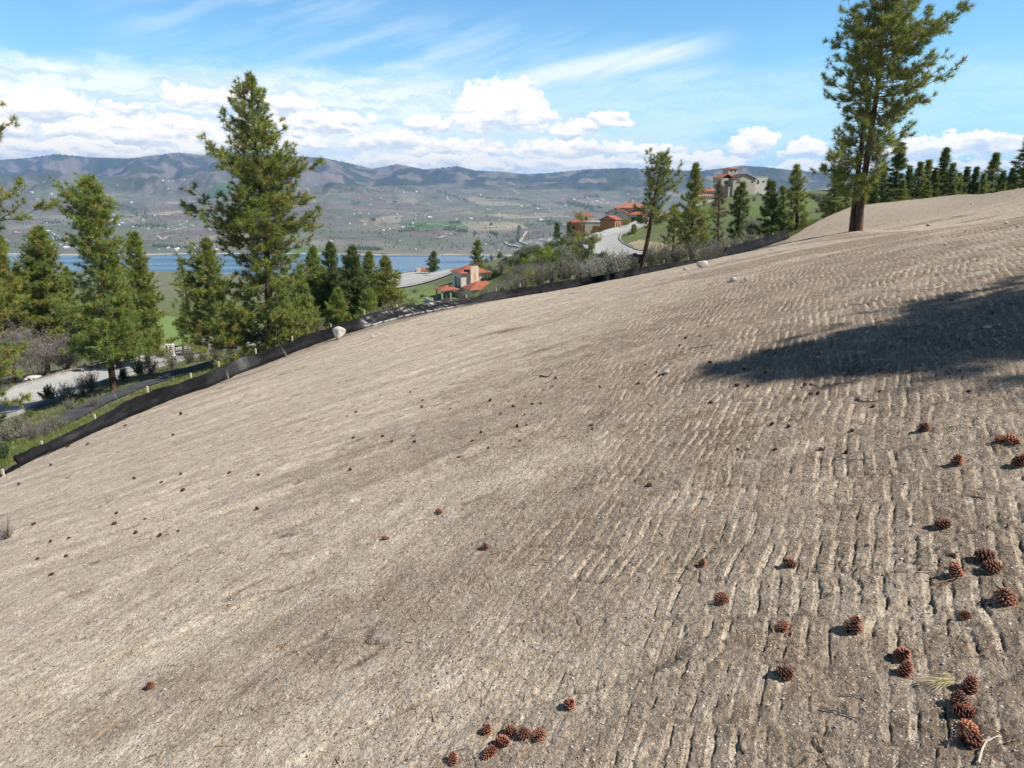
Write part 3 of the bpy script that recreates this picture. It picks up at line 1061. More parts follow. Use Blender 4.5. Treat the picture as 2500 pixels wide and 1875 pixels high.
# ------------------------------------------------------------------ roads
M['road'] = mat_noise('pale_concrete', (0.36, 0.35, 0.325), (0.43, 0.42, 0.39), 0.5, 0.9, 0.2, 0.004, 30)
M['asphalt'] = mat_noise('dark_asphalt', (0.05, 0.052, 0.058), (0.085, 0.085, 0.09), 1.5, 0.9, 0.2, 0.01, 40)
M['kerb'] = mat_noise('kerb_concrete', (0.22, 0.21, 0.20), (0.30, 0.29, 0.27), 2, 0.9, 0.2)
M['track'] = mat_noise('pale_gravel', (0.36, 0.31, 0.25), (0.45, 0.40, 0.33), 0.3, 0.95, 0.1, 0.02, 10)


def smooth_path(P, n):
    P = np.array(P, float)
    d = np.concatenate([[0], np.cumsum(np.linalg.norm(np.diff(P, axis=0), axis=1))])
    # catmull-rom
    out = []
    t = np.linspace(0, d[-1], n)
    Pe = np.vstack([2 * P[0] - P[1], P, 2 * P[-1] - P[-2]])
    for s in t:
        i = min(int(np.searchsorted(d, s, side='right')) - 1, len(P) - 2)
        f = (s - d[i]) / (d[i + 1] - d[i])
        a, b_, c, e = Pe[i], Pe[i + 1], Pe[i + 2], Pe[i + 3]
        out.append(0.5 * ((2 * b_) + (-a + c) * f + (2 * a - 5 * b_ + 4 * c - e) * f * f + (-a + 3 * b_ - 3 * c + e) * f ** 3))
    return np.array(out)


def ribbon(name, ctr, width, lift, mat, n=160, across=7, kerb=False, zfun=None):
    P = smooth_path(ctr, n)[:, :2]
    T = np.gradient(P, axis=0)
    T /= np.linalg.norm(T, axis=1)[:, None]
    N = np.stack([T[:, 1], -T[:, 0]], 1)
    wv = np.broadcast_to(np.asarray(width, float), (n,)) if np.ndim(width) == 0 else np.interp(np.linspace(0, 1, n), np.linspace(0, 1, len(width)), width)
    s = np.linspace(-0.5, 0.5, across)
    XY = P[:, None, :] + N[:, None, :] * (wv[:, None] * s[None, :])[..., None]
    zf = zfun or (lambda x, y: ground_z(x, y, False))
    z = zf(XY[..., 0].ravel(), XY[..., 1].ravel()).reshape(n, across)
    # a graded road bed: the cross fall is levelled
    zz = np.maximum(z + lift, (z.mean(1) + lift)[:, None] * 1.0)
    V = np.stack([XY[..., 0], XY[..., 1], zz], -1).reshape(-1, 3)
    o = mesh_np(name, V, grid_faces(n, across), mat, smooth=True)
    tag(o, kind='structure')
    if kerb:
        for sd_ in (0, across - 1):
            b0 = np.stack([XY[:, sd_, 0], XY[:, sd_, 1], zz[:, sd_]], 1)
            Nn = np.concatenate([N, np.zeros((n, 1))], 1) * (1 if sd_ else -1)
            q = [b0 + (0, 0, -0.3), b0 + (0, 0, 0.13), b0 + Nn * 0.35 + (0, 0, 0.13), b0 + Nn * 1.1 + (0, 0, -1.5)]
            V = np.stack(q, 1).reshape(-1, 3)
            tag(mesh_np('kerb', V, grid_faces(n, 4), M['kerb']), kind='structure')
    return o


def P2(*a):
    return [tuple(pt(u, v, y)[:2]) for (u, v, y) in a]


ribbon('road', P2((-110, 438, 33), (-50, 424, 35.5), (0, 413, 38.5), (60, 393, 43), (100, 380, 47), (150, 365.5, 54), (200, 353.5, 66), (240, 346, 85), (262, 343, 110)), [6.2, 6.0, 5.6, 6, 6.5, 7], 0.10, M['road'], 200, 7, True)
ribbon('path', P2((-40, 460, 24.5), (10, 442, 26.0), (50, 429, 28), (111, 400, 33), (167, 380, 37), (204, 368, 40.5), (250, 352, 46), (290, 341, 52)), 1.45, 0.05, M['asphalt'], 160, 5)
ribbon('road', P2((670, 288, 78), (655, 274, 92), (645, 267, 105), (614, 256, 135), (601, 245.5, 165), (615, 234, 200), (645, 224.8, 245), (664, 221, 272), (685, 218, 300)), [7.5, 7.5, 7.5, 8, 9, 8, 7, 7], 0.22, M['road'], 220, 7, True)
ribbon('road', P2((470, 271, 262), (452, 274, 245), (432, 276, 235)), 8, 0.3, M['road'], 40, 5)
ribbon('road', P2((820, 191.5, 305), (860, 190.5, 300), (930, 192, 290)), 7, 0.5, M['road'], 40, 5)
ribbon('path', P2((60, 378, 56), (95, 371, 58), (125, 366, 62), (160, 357, 74), (190, 351, 88), (225, 346, 110)), 2.6, 0.06, M['track'], 80, 5)
# turning circle behind the white house
an = np.linspace(0, 2 * pi, 60)
cx_, cy_, _ = pt(428, 276, 233)
rad = np.linspace(0, 1, 8)
RD, AN = np.meshgrid(rad, an, indexing='ij')
xc = (cx_ + 14.5 * RD * np.cos(AN)).ravel()
yc = (cy_ + 28 * RD * np.sin(AN)).ravel()
tag(mesh_np('road', np.stack([xc, yc, ground_z(xc, yc, False) + 0.35], 1), grid_faces(8, 60), M['road'], smooth=True), kind='structure')
rd = np.array([0.80, 0.82])
RD, AN = np.meshgrid(rd, an, indexing='ij')
xc = (cx_ + 14.5 * RD * np.cos(AN)).ravel()
yc = (cy_ + 28 * RD * np.sin(AN)).ravel()
tag(mesh_np('kerb', np.stack([xc, yc, ground_z(xc, yc, False) + 0.45], 1), grid_faces(2, 60), M['kerb'], smooth=True), kind='structure')

#==PART2==
# ------------------------------------------------------------------ generic scatter shapes
def rnd_dirs(n, D=None, spread=1.0, g=rng):
    v = g.normal(size=(n, 3))
    v /= np.linalg.norm(v, axis=1)[:, None]
    if D is not None:
        v = D + v * spread
        v /= np.linalg.norm(v, axis=1)[:, None]
    return v


def spikes(P, D, L, Wd, C, g):
    """thin tapering blades: base P, direction D, length L, base width Wd, colour C"""
    n = len(P)
    side = np.cross(D, rnd_dirs(n, g=g))
    side /= np.linalg.norm(side, axis=1)[:, None] + 1e-9
    V = np.empty((n, 3, 3))
    V[:, 0] = P - side * (Wd * 0.5)[:, None]
    V[:, 1] = P + side * (Wd * 0.5)[:, None]
    V[:, 2] = P + D * L[:, None]
    F_ = np.arange(n * 3).reshape(n, 3)
    return V.reshape(-1, 3), F_, np.repeat(C, 3, axis=0)


def tufts(P, D, nn, L, Wd, pal, g, spread=1.3):
    """needle tufts at P facing D with nn needles each"""
    n = len(P)
    Pn = np.repeat(P, nn, axis=0)
    Dn = rnd_dirs(n * nn, np.repeat(D, nn, axis=0), spread, g)
    Pn = Pn - np.repeat(D, nn, axis=0) * g.uniform(0, 0.5, (n * nn, 1)) * L
    Ln = L * 1.25 * g.uniform(0.7, 1.15, n * nn)
    ci = g.random(n)
    c = pal[0] + (pal[1] - pal[0]) * ci[:, None]
    bro = g.random(n) < pal[3]
    c = np.where(bro[:, None], pal[2], c)
    c = np.repeat(c, nn, axis=0) * g.uniform(0.75, 1.25, (n * nn, 1))
    return spikes(Pn, Dn, Ln, np.full(n * nn, Wd * 1.5), c, g)


PAL_MID = (np.array([0.105, 0.13, 0.032]), np.array([0.23, 0.235, 0.065]), np.array([0.26, 0.17, 0.06]), 0.05)
PAL_DARK = (np.array([0.07, 0.095, 0.03]), np.array([0.155, 0.175, 0.052]), np.array([0.20, 0.15, 0.06]), 0.02)
PAL_LIGHT = (np.array([0.12, 0.16, 0.038]), np.array([0.24, 0.27, 0.075]), np.array([0.30, 0.21, 0.07]), 0.07)
PAL_YEL = (np.array([0.12, 0.14, 0.035]), np.array([0.25, 0.25, 0.065]), np.array([0.30, 0.20, 0.06]), 0.08)
PAL_MID = tuple(x * 1.46 if hasattr(x, 'shape') else x for x in PAL_MID)
PAL_DARK = tuple(x * 1.3 if hasattr(x, 'shape') else x for x in PAL_DARK)
PAL_LIGHT = tuple(x * 1.34 if hasattr(x, 'shape') else x for x in PAL_LIGHT)
PAL_YEL = tuple(x * 1.40 if hasattr(x, 'shape') else x for x in PAL_YEL)
for _p in (PAL_MID, PAL_DARK, PAL_LIGHT, PAL_YEL):
    for _c in _p[:2]: _c *= np.array([1.04, 1.10, 1.04])
PAL_GREY = (np.array([0.15, 0.145, 0.08]), np.array([0.25, 0.225, 0.13]), np.array([0.32, 0.23, 0.12]), 0.2)


DENS = 0.95
TRIM = 0.10


def pine_geometry(H, top_dx, top_dy, env, r0, seed, whorl=0.34, nbr=5, tuft_d=5.0, nn=22, nl=0.2, nw=0.018, pal=PAL_MID, bare=0.3,
                  extra=None, gap=0.35, droop=0.0, depth_k=1.0):
    """env: list of (height m, left reach m, right reach m) low to high. Returns trunk, branch and needle arrays in local coordinates."""
    g = np.random.default_rng(seed)
    env = sorted(env)
    eh = [e[0] for e in env]
    el_ = [e[1] for e in env]
    er = [e[2] for e in env]
    n = 14
    t = np.linspace(0, 1, n)
    wob = 0.012 * H * np.sin(t * 7 + seed) * t * (1 - t) * 2
    axis = np.stack([top_dx * t + wob, top_dy * t + wob * 0.6, H * t], 1)
    rad = r0 * (1 - t) ** 0.8 * 0.92 + 0.02
    rad[0] *= 1.25
    trunks = [(axis, rad)]
    ax = lambda h: np.array([np.interp(h, axis[:, 2], axis[:, 0]), np.interp(h, axis[:, 2], axis[:, 1]), h])
    br = []
    TP, TD = [], []
    h = eh[0]
    while h < H * 0.985:
        k = g.integers(max(2, nbr - 2), nbr + 2)
        a0 = g.uniform(0, 2 * pi)
        wm = g.uniform(0.72, 1.12) if gap < 0.75 else g.uniform(0.5, 1.15)
        if g.random() < gap * 0.5: wm *= 0.6
        for i in range(k):
            hh = h + g.uniform(-0.12, 0.12)
            a = a0 + i * 2 * pi / k + g.normal(0, 0.25)
            ca = cos(a)
            L_, R_ = np.interp(hh, eh, el_), np.interp(hh, eh, er)
            h2 = hh + 0.15 * (R_ if ca > 0 else L_)
            L_, R_ = np.interp(h2, eh, el_), np.interp(h2, eh, er)
            reach = R_ if ca > 0 else L_
            mean = (L_ + R_) / 2 * depth_k
            Lb = (abs(ca) ** 1.0) * reach + (1 - abs(ca)) * mean
            Lb *= wm * g.uniform(0.8, 1.15)
            Lb = max(0.10, Lb - TRIM)
            f = hh / H
            el0 = radians(-14 + 50 * max(0, f - 0.25) / 0.75) + g.normal(0, 0.16) - droop
            s = np.linspace(0, 1, 6)
            d0 = np.array([cos(a), sin(a), 0])
            curve = 0.16 + 0.22 * g.random()
            sag = -0.10 * (1 - f) * g.random()
            p = ax(min(hh, H))[None] + d0[None] * (s * Lb * cos(el0))[:, None]
            p[:, 2] += Lb * (s * sin(el0) + curve * s ** 2 + sag * s * (1 - s) * 4)
            p[1:-1] += g.normal(0, 0.025 * Lb, (4, 3))
            rb = min(0.035, 0.012 + 0.011 * Lb) * (1 - s * 0.75) * (1 if r0 > 0.1 else 0.7)
            br.append((p, rb))
            # side twigs
            nt_ = max(3, int(Lb * tuft_d * DENS))
            st = bare * (1 - f * 0.8)
            ts = g.uniform(st, 1.0, nt_)
            for tt in ts:
                o = np.array([np.interp(tt, s, p[:, c]) for c in range(3)])
                sd_ = g.choice([-1, 1])
                perp = np.array([-sin(a), cos(a), 0]) * sd_
                dd = d0 * g.uniform(0.35, 0.9) + perp * g.uniform(0.4, 1.0) + np.array([0, 0, g.uniform(-0.25, 0.8)])
                dd /= np.linalg.norm(dd)
                lt = min(0.9, 0.04 + 0.6 * Lb, (0.22 + 0.22 * Lb) * g.uniform(0.5, 1.1) * (1.15 - 0.6 * tt))
                e = o + dd * lt + np.array([0, 0, 0.15 * lt])
                mid = (o + e) / 2 - np.array([0, 0, 0.06 * lt])
                br.append((np.array([o, mid, e]), np.array([0.011, 0.009, 0.006])))
                m_ = max(1, int(lt * 6.5))
                for q in range(m_):
                    fr = 1 - q / m_ * 0.75
                    TP.append(o + (e - o) * fr + g.normal(0, 0.04, 3))
                    du = dd + np.array([0, 0, 0.35])
                    TD.append(du / np.linalg.norm(du))
            TP.append(p[-1])
            du = p[-1] - p[-2]
            TD.append(du / np.linalg.norm(du) * 0.8 + np.array([0, 0, 0.3]))
        h += whorl * 0.85 * g.uniform(0.75, 1.3) * (1.25 - 0.5 * h / H)
    for q in range(5):
        TP.append(ax(H * (1 - 0.008 * q)) + g.normal(0, 0.03, 3))
        TD.append(np.array([0, 0, 1.0]))
    if extra: trunks += extra
    br.append((axis, rad * 0.55))     # heartwood the limbs grow from
    V, F_, C = tufts(np.array(TP), np.array(TD), nn, nl, nw, pal, g)
    return tube_arrays(trunks, 9), tube_arrays(br, 3), (V, F_, C)


def pine(label, top, base, env, r0, seed, bark='bark', group='pine trees around the graded slope', cat='tree', name='pine_tree', snap=True, envpx=True, **kw):
    u, v, y = base
    b_ = pt(u, v, y)
    z0 = gz(b_[0], b_[1]) if snap else b_[2]
    tp = pt(top[0], top[1], y)
    H = tp[2] - z0
    dx_ = tp[0] - b_[0]
    E = []
    for (ev, uL, uR) in env:
        pl, pr = pt(uL, ev, y), pt(uR, ev, y)
        hz_ = pl[2] - z0
        cx = b_[0] + dx_ * hz_ / H
        E.append((hz_, max(0.1, cx - pl[0]), max(0.1, pr[0] - cx)))
    (tv, tf), (bv, bf), (nv, nf, ncl) = pine_geometry(H, dx_, 0, E, r0, seed, **kw)
    root = tag(empty(name, (b_[0], b_[1], z0 - 0.05)), label, cat, group)
    mesh_np('trunk', tv, tf, M[bark], root, smooth=True)
    mesh_np('branches', bv, bf, M['barkg' if bark == 'bark' else 'barkd'], root)
    mesh_np('crown', nv, nf, M['needle'], root, col=ncl)
    return root


def cone_env(ut, vt, ub, vb, wl, wr, low=0.0, shape=0.8, bulge=0.25):
    """simple crown outline: top (ut,vt) to crown foot at vb with half widths wl, wr"""
    out = []
    for f in np.linspace(0, 1, 9):
        w = (1 - (1 - f)) ** shape
        if f > 1 - bulge: w *= 1 - 0.45 * ((f - 1 + bulge) / bulge)
        uc = ut + (ub - ut) * f
        out.append((vt + (vb - vt) * f, uc - wl * w - 1, uc + wr * w + 1))
    return out


# the two large pines
pine('tall ragged pine rising in front of the lake, its foot behind the black fence', (250, 72), (273, 347, 38.5),
     [(345, 206, 300), (331, 180, 314), (314, 174, 322), (300, 178, 326), (290, 184, 328), (270, 204, 318), (259, 222, 314), (247, 212, 312), (234, 210, 308),
      (221, 188, 331), (209, 194, 320), (195, 226, 316), (185, 212, 313), (166, 201, 311), (153, 236, 295), (140, 222, 288), (130, 220, 275), (121, 234, 274), (111, 219, 275), (102, 223, 272), (86, 245, 257), (74, 248, 253)],
     0.22, 11, whorl=0.32, nbr=6, tuft_d=6.0, nn=26, nl=0.21, nw=0.017, pal=PAL_MID, bare=0.25, gap=0.4)
tb = pt(852.5, 231, 36)
base16 = pt(858, 231, 36)
z16 = gz(base16[0], base16[1])
second = np.array([pt(u, v, 36.3) for (u, v) in [(851.5, 233), (855, 200), (859, 165), (863, 133), (868, 100), (872, 84)]]) - np.array([base16[0], base16[1], z16 - 0.05])
second[:, 1] -= 0.0
pine('large double trunked pine standing alone on the bare slope at the right', (893, -46), (858, 231, 36),
     [(200, 846, 866), (192, 838, 868), (178, 826, 880), (170, 814, 884), (160, 808, 890), (152, 810, 892), (146, 824, 904), (138, 830, 910), (130, 828, 914), (123, 832, 918), (115, 808, 930),
      (107, 838, 926), (100, 824, 953), (92, 820, 950), (84, 820, 936), (75, 822, 922), (67, 846, 948), (58, 834, 950), (48, 822, 954), (39, 818, 970), (30, 818, 952), (22, 838, 936), (12, 850, 930), (0, 853, 944), (-15, 860, 925), (-30, 872, 912), (-42, 886, 900)],
     0.17, 23, whorl=0.31, nbr=6, tuft_d=5.6, nn=26, nl=0.22, nw=0.016, pal=PAL_MID, bare=0.34, gap=0.5, extra=[(second, np.array([0.15, 0.135, 0.12, 0.10, 0.07, 0.04]))], depth_k=0.9)
# left hand group
pine('pine at the left edge of the photo with only its branches showing', (-38, 60), (-48, 425, 31),
     [(430, -80, 10), (405, -80, 12), (370, -80, 20), (340, -80, 16), (310, -80, 26), (280, -80, 18), (250, -80, 2), (235, -80, -8), (222, -80, 24), (212, -80, 37), (200, -80, 30), (190, -80, -2), (165, -80, -10), (146, -70, 12), (132, -70, 22), (118, -70, 6), (90, -50, -24), (66, -42, -34)],
     0.2, 31, whorl=0.33, nbr=6, tuft_d=5.5, nn=24, nl=0.2, nw=0.016, pal=PAL_YEL, bare=0.3)
pine('light green pine with a thin pointed top and bare lower trunk beside the pale road', (89.5, 175), (114, 389, 36.5),
     [(356, 84, 136), (350, 76, 148), (340, 72, 152), (325, 70, 148), (305, 62, 138), (290, 68, 130), (270, 76, 124), (250, 71, 124), (240, 74, 123), (230, 68, 120), (222, 60, 114), (212, 57, 114), (203, 64, 108), (195, 63, 110), (186, 78, 98), (178, 86, 93)],
     0.17, 41, whorl=0.25, nbr=7, tuft_d=7.5, nn=22, nl=0.19, nw=0.014, pal=PAL_LIGHT, bare=0.35)
pine('dark green round topped pine left of the light green pine', (38, 226), (47, 372, 58), [(352, 6, 78), (330, 0, 80), (310, 4, 74), (290, 8, 66), (270, 14, 62), (255, 24, 60), (245, 28, 52), (235, 30, 47), (228, 35, 42)],
     0.2, 51, whorl=0.30, nbr=8, tuft_d=7.5, nn=18, nl=0.25, nw=0.026, pal=PAL_MID, bare=0.1)
pine('narrow dark pine right of the light green pine, trunk standing in the road edge', (134, 233), (149, 366, 53), [(350, 128, 172), (335, 126, 174), (318, 124, 166), (300, 122, 162), (280, 120, 154), (262, 122, 148), (250, 125, 144), (240, 129, 139)],
     0.17, 61, whorl=0.30, nbr=7, tuft_d=7, nn=18, nl=0.24, nw=0.022, pal=PAL_MID, bare=0.2)
pine('pine half hidden behind the light green pine with its trunk between road and gravel track', (112, 250), (119, 371, 51), [(348, 92, 150), (330, 90, 150), (310, 94, 142), (290, 98, 134), (270, 102, 124), (256, 108, 116)],
     0.16, 71, whorl=0.32, nbr=7, tuft_d=6.5, nn=18, nl=0.24, nw=0.022, pal=PAL_LIGHT, bare=0.3)
pine('small many topped pine left of the tall ragged pine, above the lawn', (206, 237), (218, 348, 60), [(336, 186, 236), (325, 182, 240), (312, 180, 240), (298, 178, 238), (285, 180, 232), (272, 178, 226), (262, 186, 218), (250, 199, 215), (242, 203, 210)],
     0.18, 81, whorl=0.32, nbr=8, tuft_d=6.5, nn=18, nl=0.25, nw=0.024, pal=PAL_MID, bare=0.2, gap=0.8)
pine('slim small pine at the left side of the many topped pine above the lawn', (181, 258), (196, 349, 66), [(330, 178, 214), (310, 176, 210), (295, 176, 202), (280, 175, 194), (266, 178, 187)],
     0.12, 82, whorl=0.42, nbr=5, tuft_d=4.6, nn=16, nl=0.25, nw=0.024, pal=PAL_MID, bare=0.2)
grp = 'clump of pines between the tall ragged pine and the white house'
for i, (ut, vt, ub, vb, y, wl, wr, lab, pal) in enumerate([
        (313, 246, 312, 336, 66, 17, 17, 'leftmost pine of the clump, touching the tall ragged pine', PAL_LIGHT),
        (330, 241, 331, 334, 64, 19, 19, 'tallest pointed pine of the clump right of the tall ragged pine', PAL_DARK),
        (352.5, 245, 353, 330, 62, 21, 20, 'dark blue green fir with bare looking twigs in the middle of the clump', PAL_DARK),
        (369, 251, 368, 326, 66, 16, 16, 'narrow pine between the dark fir and the rightmost pine of the clump', PAL_MID),
        (385, 257, 388, 322, 60, 19, 22, 'rightmost pine of the clump, rounded and olive green', PAL_YEL),
        (338, 290, 336, 338, 53, 16, 15, 'young bright green pine low at the foot of the clump, just above the fence', PAL_LIGHT),
        (369, 291, 369, 326, 52, 14, 14, 'young bright green pine under the rightmost pine of the clump', PAL_LIGHT),
        (300, 270, 300, 338, 58, 16, 14, 'pine partly behind the right side of the tall ragged pine', PAL_LIGHT)]):
    pine(lab, (ut, vt), (ub, vb, y), cone_env(ut, vt, ub, vb - 1, wl * 1.45, wr * 1.45, shape=0.75, bulge=0.12), 0.14, 90 + i, whorl=0.28, nbr=8, tuft_d=7.5, nn=16, nl=0.25, nw=0.024, pal=pal, bare=0.12, group=grp, gap=0.2)
# far single conifers
for i, (ut, vt, ub, vb, y, wl, wr, lab, pal) in enumerate([
        (434, 251.5, 433, 271.5, 250, 8.5, 8, 'small round conifer at the lake edge left of the pale turning circle', PAL_DARK),
        (477.5, 240, 477, 264, 180, 8.5, 8, 'small conifer standing against the lake at the foot of the shrubby hill', PAL_MID),
        (556.7, 223.5, 557, 239.5, 225, 5, 5, 'small dark fir left of the orange house complex', PAL_DARK),
        (570, 222, 570, 238, 228, 5, 5, 'small dark fir in front of the orange house wall', PAL_DARK),
        (634, 225.5, 634, 238, 170, 6, 6, 'little fir on the bank inside the road bend', PAL_MID)]):
    pine(lab, (ut, vt), (ub, vb, y), cone_env(ut, vt, ub, vb - 0.5, wl, wr, shape=0.75), 0.14, 120 + i, whorl=0.5, nbr=6, tuft_d=2.6, nn=12, nl=0.45, nw=0.07, pal=pal, bare=0.05, bark='barkd', group='small conifers dotted on the hillside', name='conifer_tree')
# right middle group
pine('leaning pine with a long bare reddish trunk beside the fence', (663, 154), (641, 268, 50), [(224, 636, 668), (216, 635, 677), (208, 633, 681), (200, 638, 681), (190, 644, 683), (182, 646, 681), (172, 640, 683), (165, 640, 674), (157, 655, 671)],
     0.17, 201, whorl=0.34, nbr=6, tuft_d=5.0, nn=20, nl=0.22, nw=0.02, pal=PAL_MID, bare=0.3, gap=0.6)
grp = 'pines behind the fence below the beige house'
pine('bushy low pine just right of the leaning trunk', (675, 205), (673, 252, 64), cone_env(675, 205, 673, 250, 17, 14), 0.12, 202, whorl=0.4, nbr=5, tuft_d=4, nn=16, nl=0.25, nw=0.026, pal=PAL_YEL, bare=0.2, group=grp, gap=0.8)
pine('shaggy pine with golden brown patches right of the leaning pine', (696, 163), (691, 252, 60), [(246, 682, 702), (238, 678, 712), (225, 674, 714), (212, 672, 716), (203, 678, 712), (196, 680, 709), (188, 684, 705), (180, 687, 703), (172, 690, 700), (165, 694, 698)],
     0.15, 203, whorl=0.36, nbr=6, tuft_d=5, nn=18, nl=0.24, nw=0.023, pal=PAL_YEL, bare=0.15, group=grp)
pine('thin greyish brown pine between the golden pine and the dark round pine', (719, 181), (718, 246, 66), cone_env(719, 181, 718, 242, 13, 13, shape=0.6), 0.11, 204, whorl=0.42, nbr=5, tuft_d=3.8, nn=14, nl=0.26, nw=0.024, pal=PAL_GREY, bare=0.1, group=grp)
pine('dark egg shaped pine in front of the beige house gable', (741.5, 183), (736, 244, 62), [(236, 730, 744), (226, 727, 748), (214, 727, 750), (204, 729, 750), (196, 732, 748), (189, 736, 746)],
     0.14, 205, whorl=0.34, nbr=6, tuft_d=5.6, nn=18, nl=0.24, nw=0.025, pal=PAL_DARK, bare=0.1, group=grp, bark='barkd')
pine('dark broad pine touching its taller neighbour at the right of the beige house', (771, 181), (772, 243, 59), [(240, 757, 790), (232, 753, 789), (222, 754, 786), (211, 757, 782), (202, 759, 780), (193, 762, 777), (186, 766, 775)],
     0.15, 206, whorl=0.34, nbr=7, tuft_d=5.6, nn=18, nl=0.24, nw=0.025, pal=PAL_DARK, bare=0.1, group=grp, bark='barkd')
pine('taller bright edged pine at the top end of the fence', (796.5, 165), (796, 241, 58.5), [(238, 784, 806), (228, 779, 808), (214, 780, 809), (203, 784, 810), (194, 785, 809), (185, 786, 807), (176, 787, 804), (170, 792, 800)],
     0.15, 207, whorl=0.34, nbr=6, tuft_d=5.6, nn=18, nl=0.24, nw=0.025, pal=PAL_MID, bare=0.1, group=grp, bark='barkd')
pine('small pine filling the gap between the two dark pines near the fence end', (783, 187), (783, 236, 66), cone_env(783, 187, 783, 234, 9, 9), 0.1, 208, whorl=0.4, nbr=5, tuft_d=4.5, nn=16, nl=0.26, nw=0.026, pal=PAL_MID, bare=0.1, group=grp, bark='barkd')
# band of pines behind the bare mound, copies of four built ones
band = [(834, 170, 78, 1), (846, 183, 82, 0), (858, 179, 90, 2), (868, 173, 88, 3), (880, 166, 92, 1), (893, 143, 84, 0), (905, 166, 90, 2), (915, 163, 86, 3), (923, 160, 92, 1), (931, 168, 86, 0),
        (938, 148, 95, 2), (947, 164, 88, 3), (955, 173, 92, 1), (962, 167, 96, 0), (971, 167, 90, 2), (979, 174, 86, 3), (988, 153, 98, 1), (998, 171, 92, 0), (1007, 168, 90, 2), (1018, 138, 88, 3), (1032, 160, 84, 1), (1048, 150, 90, 0),
        (873, 182, 76, 2), (900, 180, 78, 1), (925, 182, 76, 3), (950, 184, 78, 0), (974, 182, 80, 2), (1000, 183, 76, 1), (1022, 180, 78, 3)]
protos = []
_od = ['leftmost', 'second from left', 'third from left', 'fourth from left', 'fifth from left', 'sixth from left', 'seventh from left', 'eighth from left', 'ninth from left', 'tenth from left', 'eleventh from left',
       'eleventh from right', 'tenth from right', 'ninth from right', 'eighth from right', 'seventh from right', 'sixth from right', 'fifth from right', 'fourth from right', 'third from right', 'second from right', 'rightmost']
BANDL = {}
for nm_, sel_ in (('dark pine standing in the row beyond the bare mound', [k for k, b_ in enumerate(band) if b_[2] >= 81 or k == 0]), ('low bushy pine right behind the bare mound crest', [k for k, b_ in enumerate(band) if b_[2] < 81 and k > 0])):
    sel_.sort(key=lambda k: band[k][0])
    for j_, k in enumerate(sel_):
        n_s = len(sel_)
        w_ = _od[j_] if j_ < n_s / 2 else _od[22 - (n_s - j_)]
        BANDL[k] = f"{nm_}, {w_}"
for i in range(4):
    pal = (PAL_DARK, PAL_MID, PAL_DARK, PAL_MID)[i]
    H_ = 7.5
    w_ = (1.35, 1.6, 1.2, 1.7)[i]
    env = [(H_ * f, w_ * ((1 - f) ** 0.75) * (0.75 + 0.25 * min(1, f / 0.2)) + 0.08, w_ * ((1 - f) ** 0.75) * (0.75 + 0.25 * min(1, f / 0.2)) + 0.08) for f in np.linspace(0.03, 0.99, 9)]
    protos.append(pine_geometry(H_, 0, 0, env, 0.12, 300 + i, whorl=0.36, nbr=7, tuft_d=6.0, nn=14, nl=0.24, nw=0.03, pal=pal, bare=0.05, gap=0.9))
made = [None] * 4
for k, (u, vt, y, pi_) in enumerate(band):
    b_ = pt(u, 205, y)
    z0 = gz(b_[0], b_[1]) - 0.4
    H = pt(u, vt, y)[2] - z0
    near_ = y < 81
    root = tag(empty('pine_tree', (b_[0], b_[1], z0), rng.uniform(0, 6.28)),
               BANDL[k], 'tree', 'row of pines beyond the bare mound')
    s = H / 7.5
    ws = s * (2.1 if near_ else 1.75)
    if made[pi_] is None:
        (tv, tf), (bv, bf), (nv, nf, ncl) = protos[pi_]
        made[pi_] = [mesh_np('trunk', tv, tf, M['barkd'], root), mesh_np('branches', bv, bf, M['barkd'], root), mesh_np('crown', nv, nf, M['needle'], root, col=ncl)]
    else:
        for q in made[pi_]:
            c = q.copy()
            COL.objects.link(c)
            c.parent = root
    root.scale = (ws, ws, s)
# the pine outside the frame whose shadow lies across the slope
H_ = 13.9
sx, sy = 17.6, 6.1
env = [(2.6, 1.8, 1.8), (4, 2.6, 2.6), (6, 2.8, 2.8), (8, 2.5, 2.5), (10, 2.0, 2.0), (12, 1.2, 1.2), (13.7, 0.3, 0.3)]
(tv, tf), (bv, bf), (nv, nf, ncl) = pine_geometry(H_, 0.2, 0, env, 0.2, 401, whorl=0.27, nbr=8, tuft_d=7.5, nn=24, nl=0.20, nw=0.022, pal=PAL_MID, bare=0.1, gap=0.9)
root = tag(empty('pine_tree', (sx, sy, gz(sx, sy) - 0.05)), 'pine just outside the right edge that throws the big shadow on the slope', 'tree', 'pine trees around the graded slope')
mesh_np('trunk', tv, tf, M['bark'], root, smooth=True)
mesh_np('branches', bv, bf, M['barkg'], root)
mesh_np('crown', nv, nf, M['needle'], root, col=ncl)
sx2, sy2 = 19.2, 4.7  # second unseen pine, added to widen and deepen the cast shadow
r2_ = tag(empty('pine_tree', (sx2, sy2, gz(sx2, sy2) - 0.05), 1.9), 'second unseen pine outside the right edge, added to widen the big shadow', 'tree', 'pine trees around the graded slope')
for q in list(root.children):
    c = q.copy()
    COL.objects.link(c)
    c.parent = r2_
r2_.scale = (1.1, 1.1, 1.06)


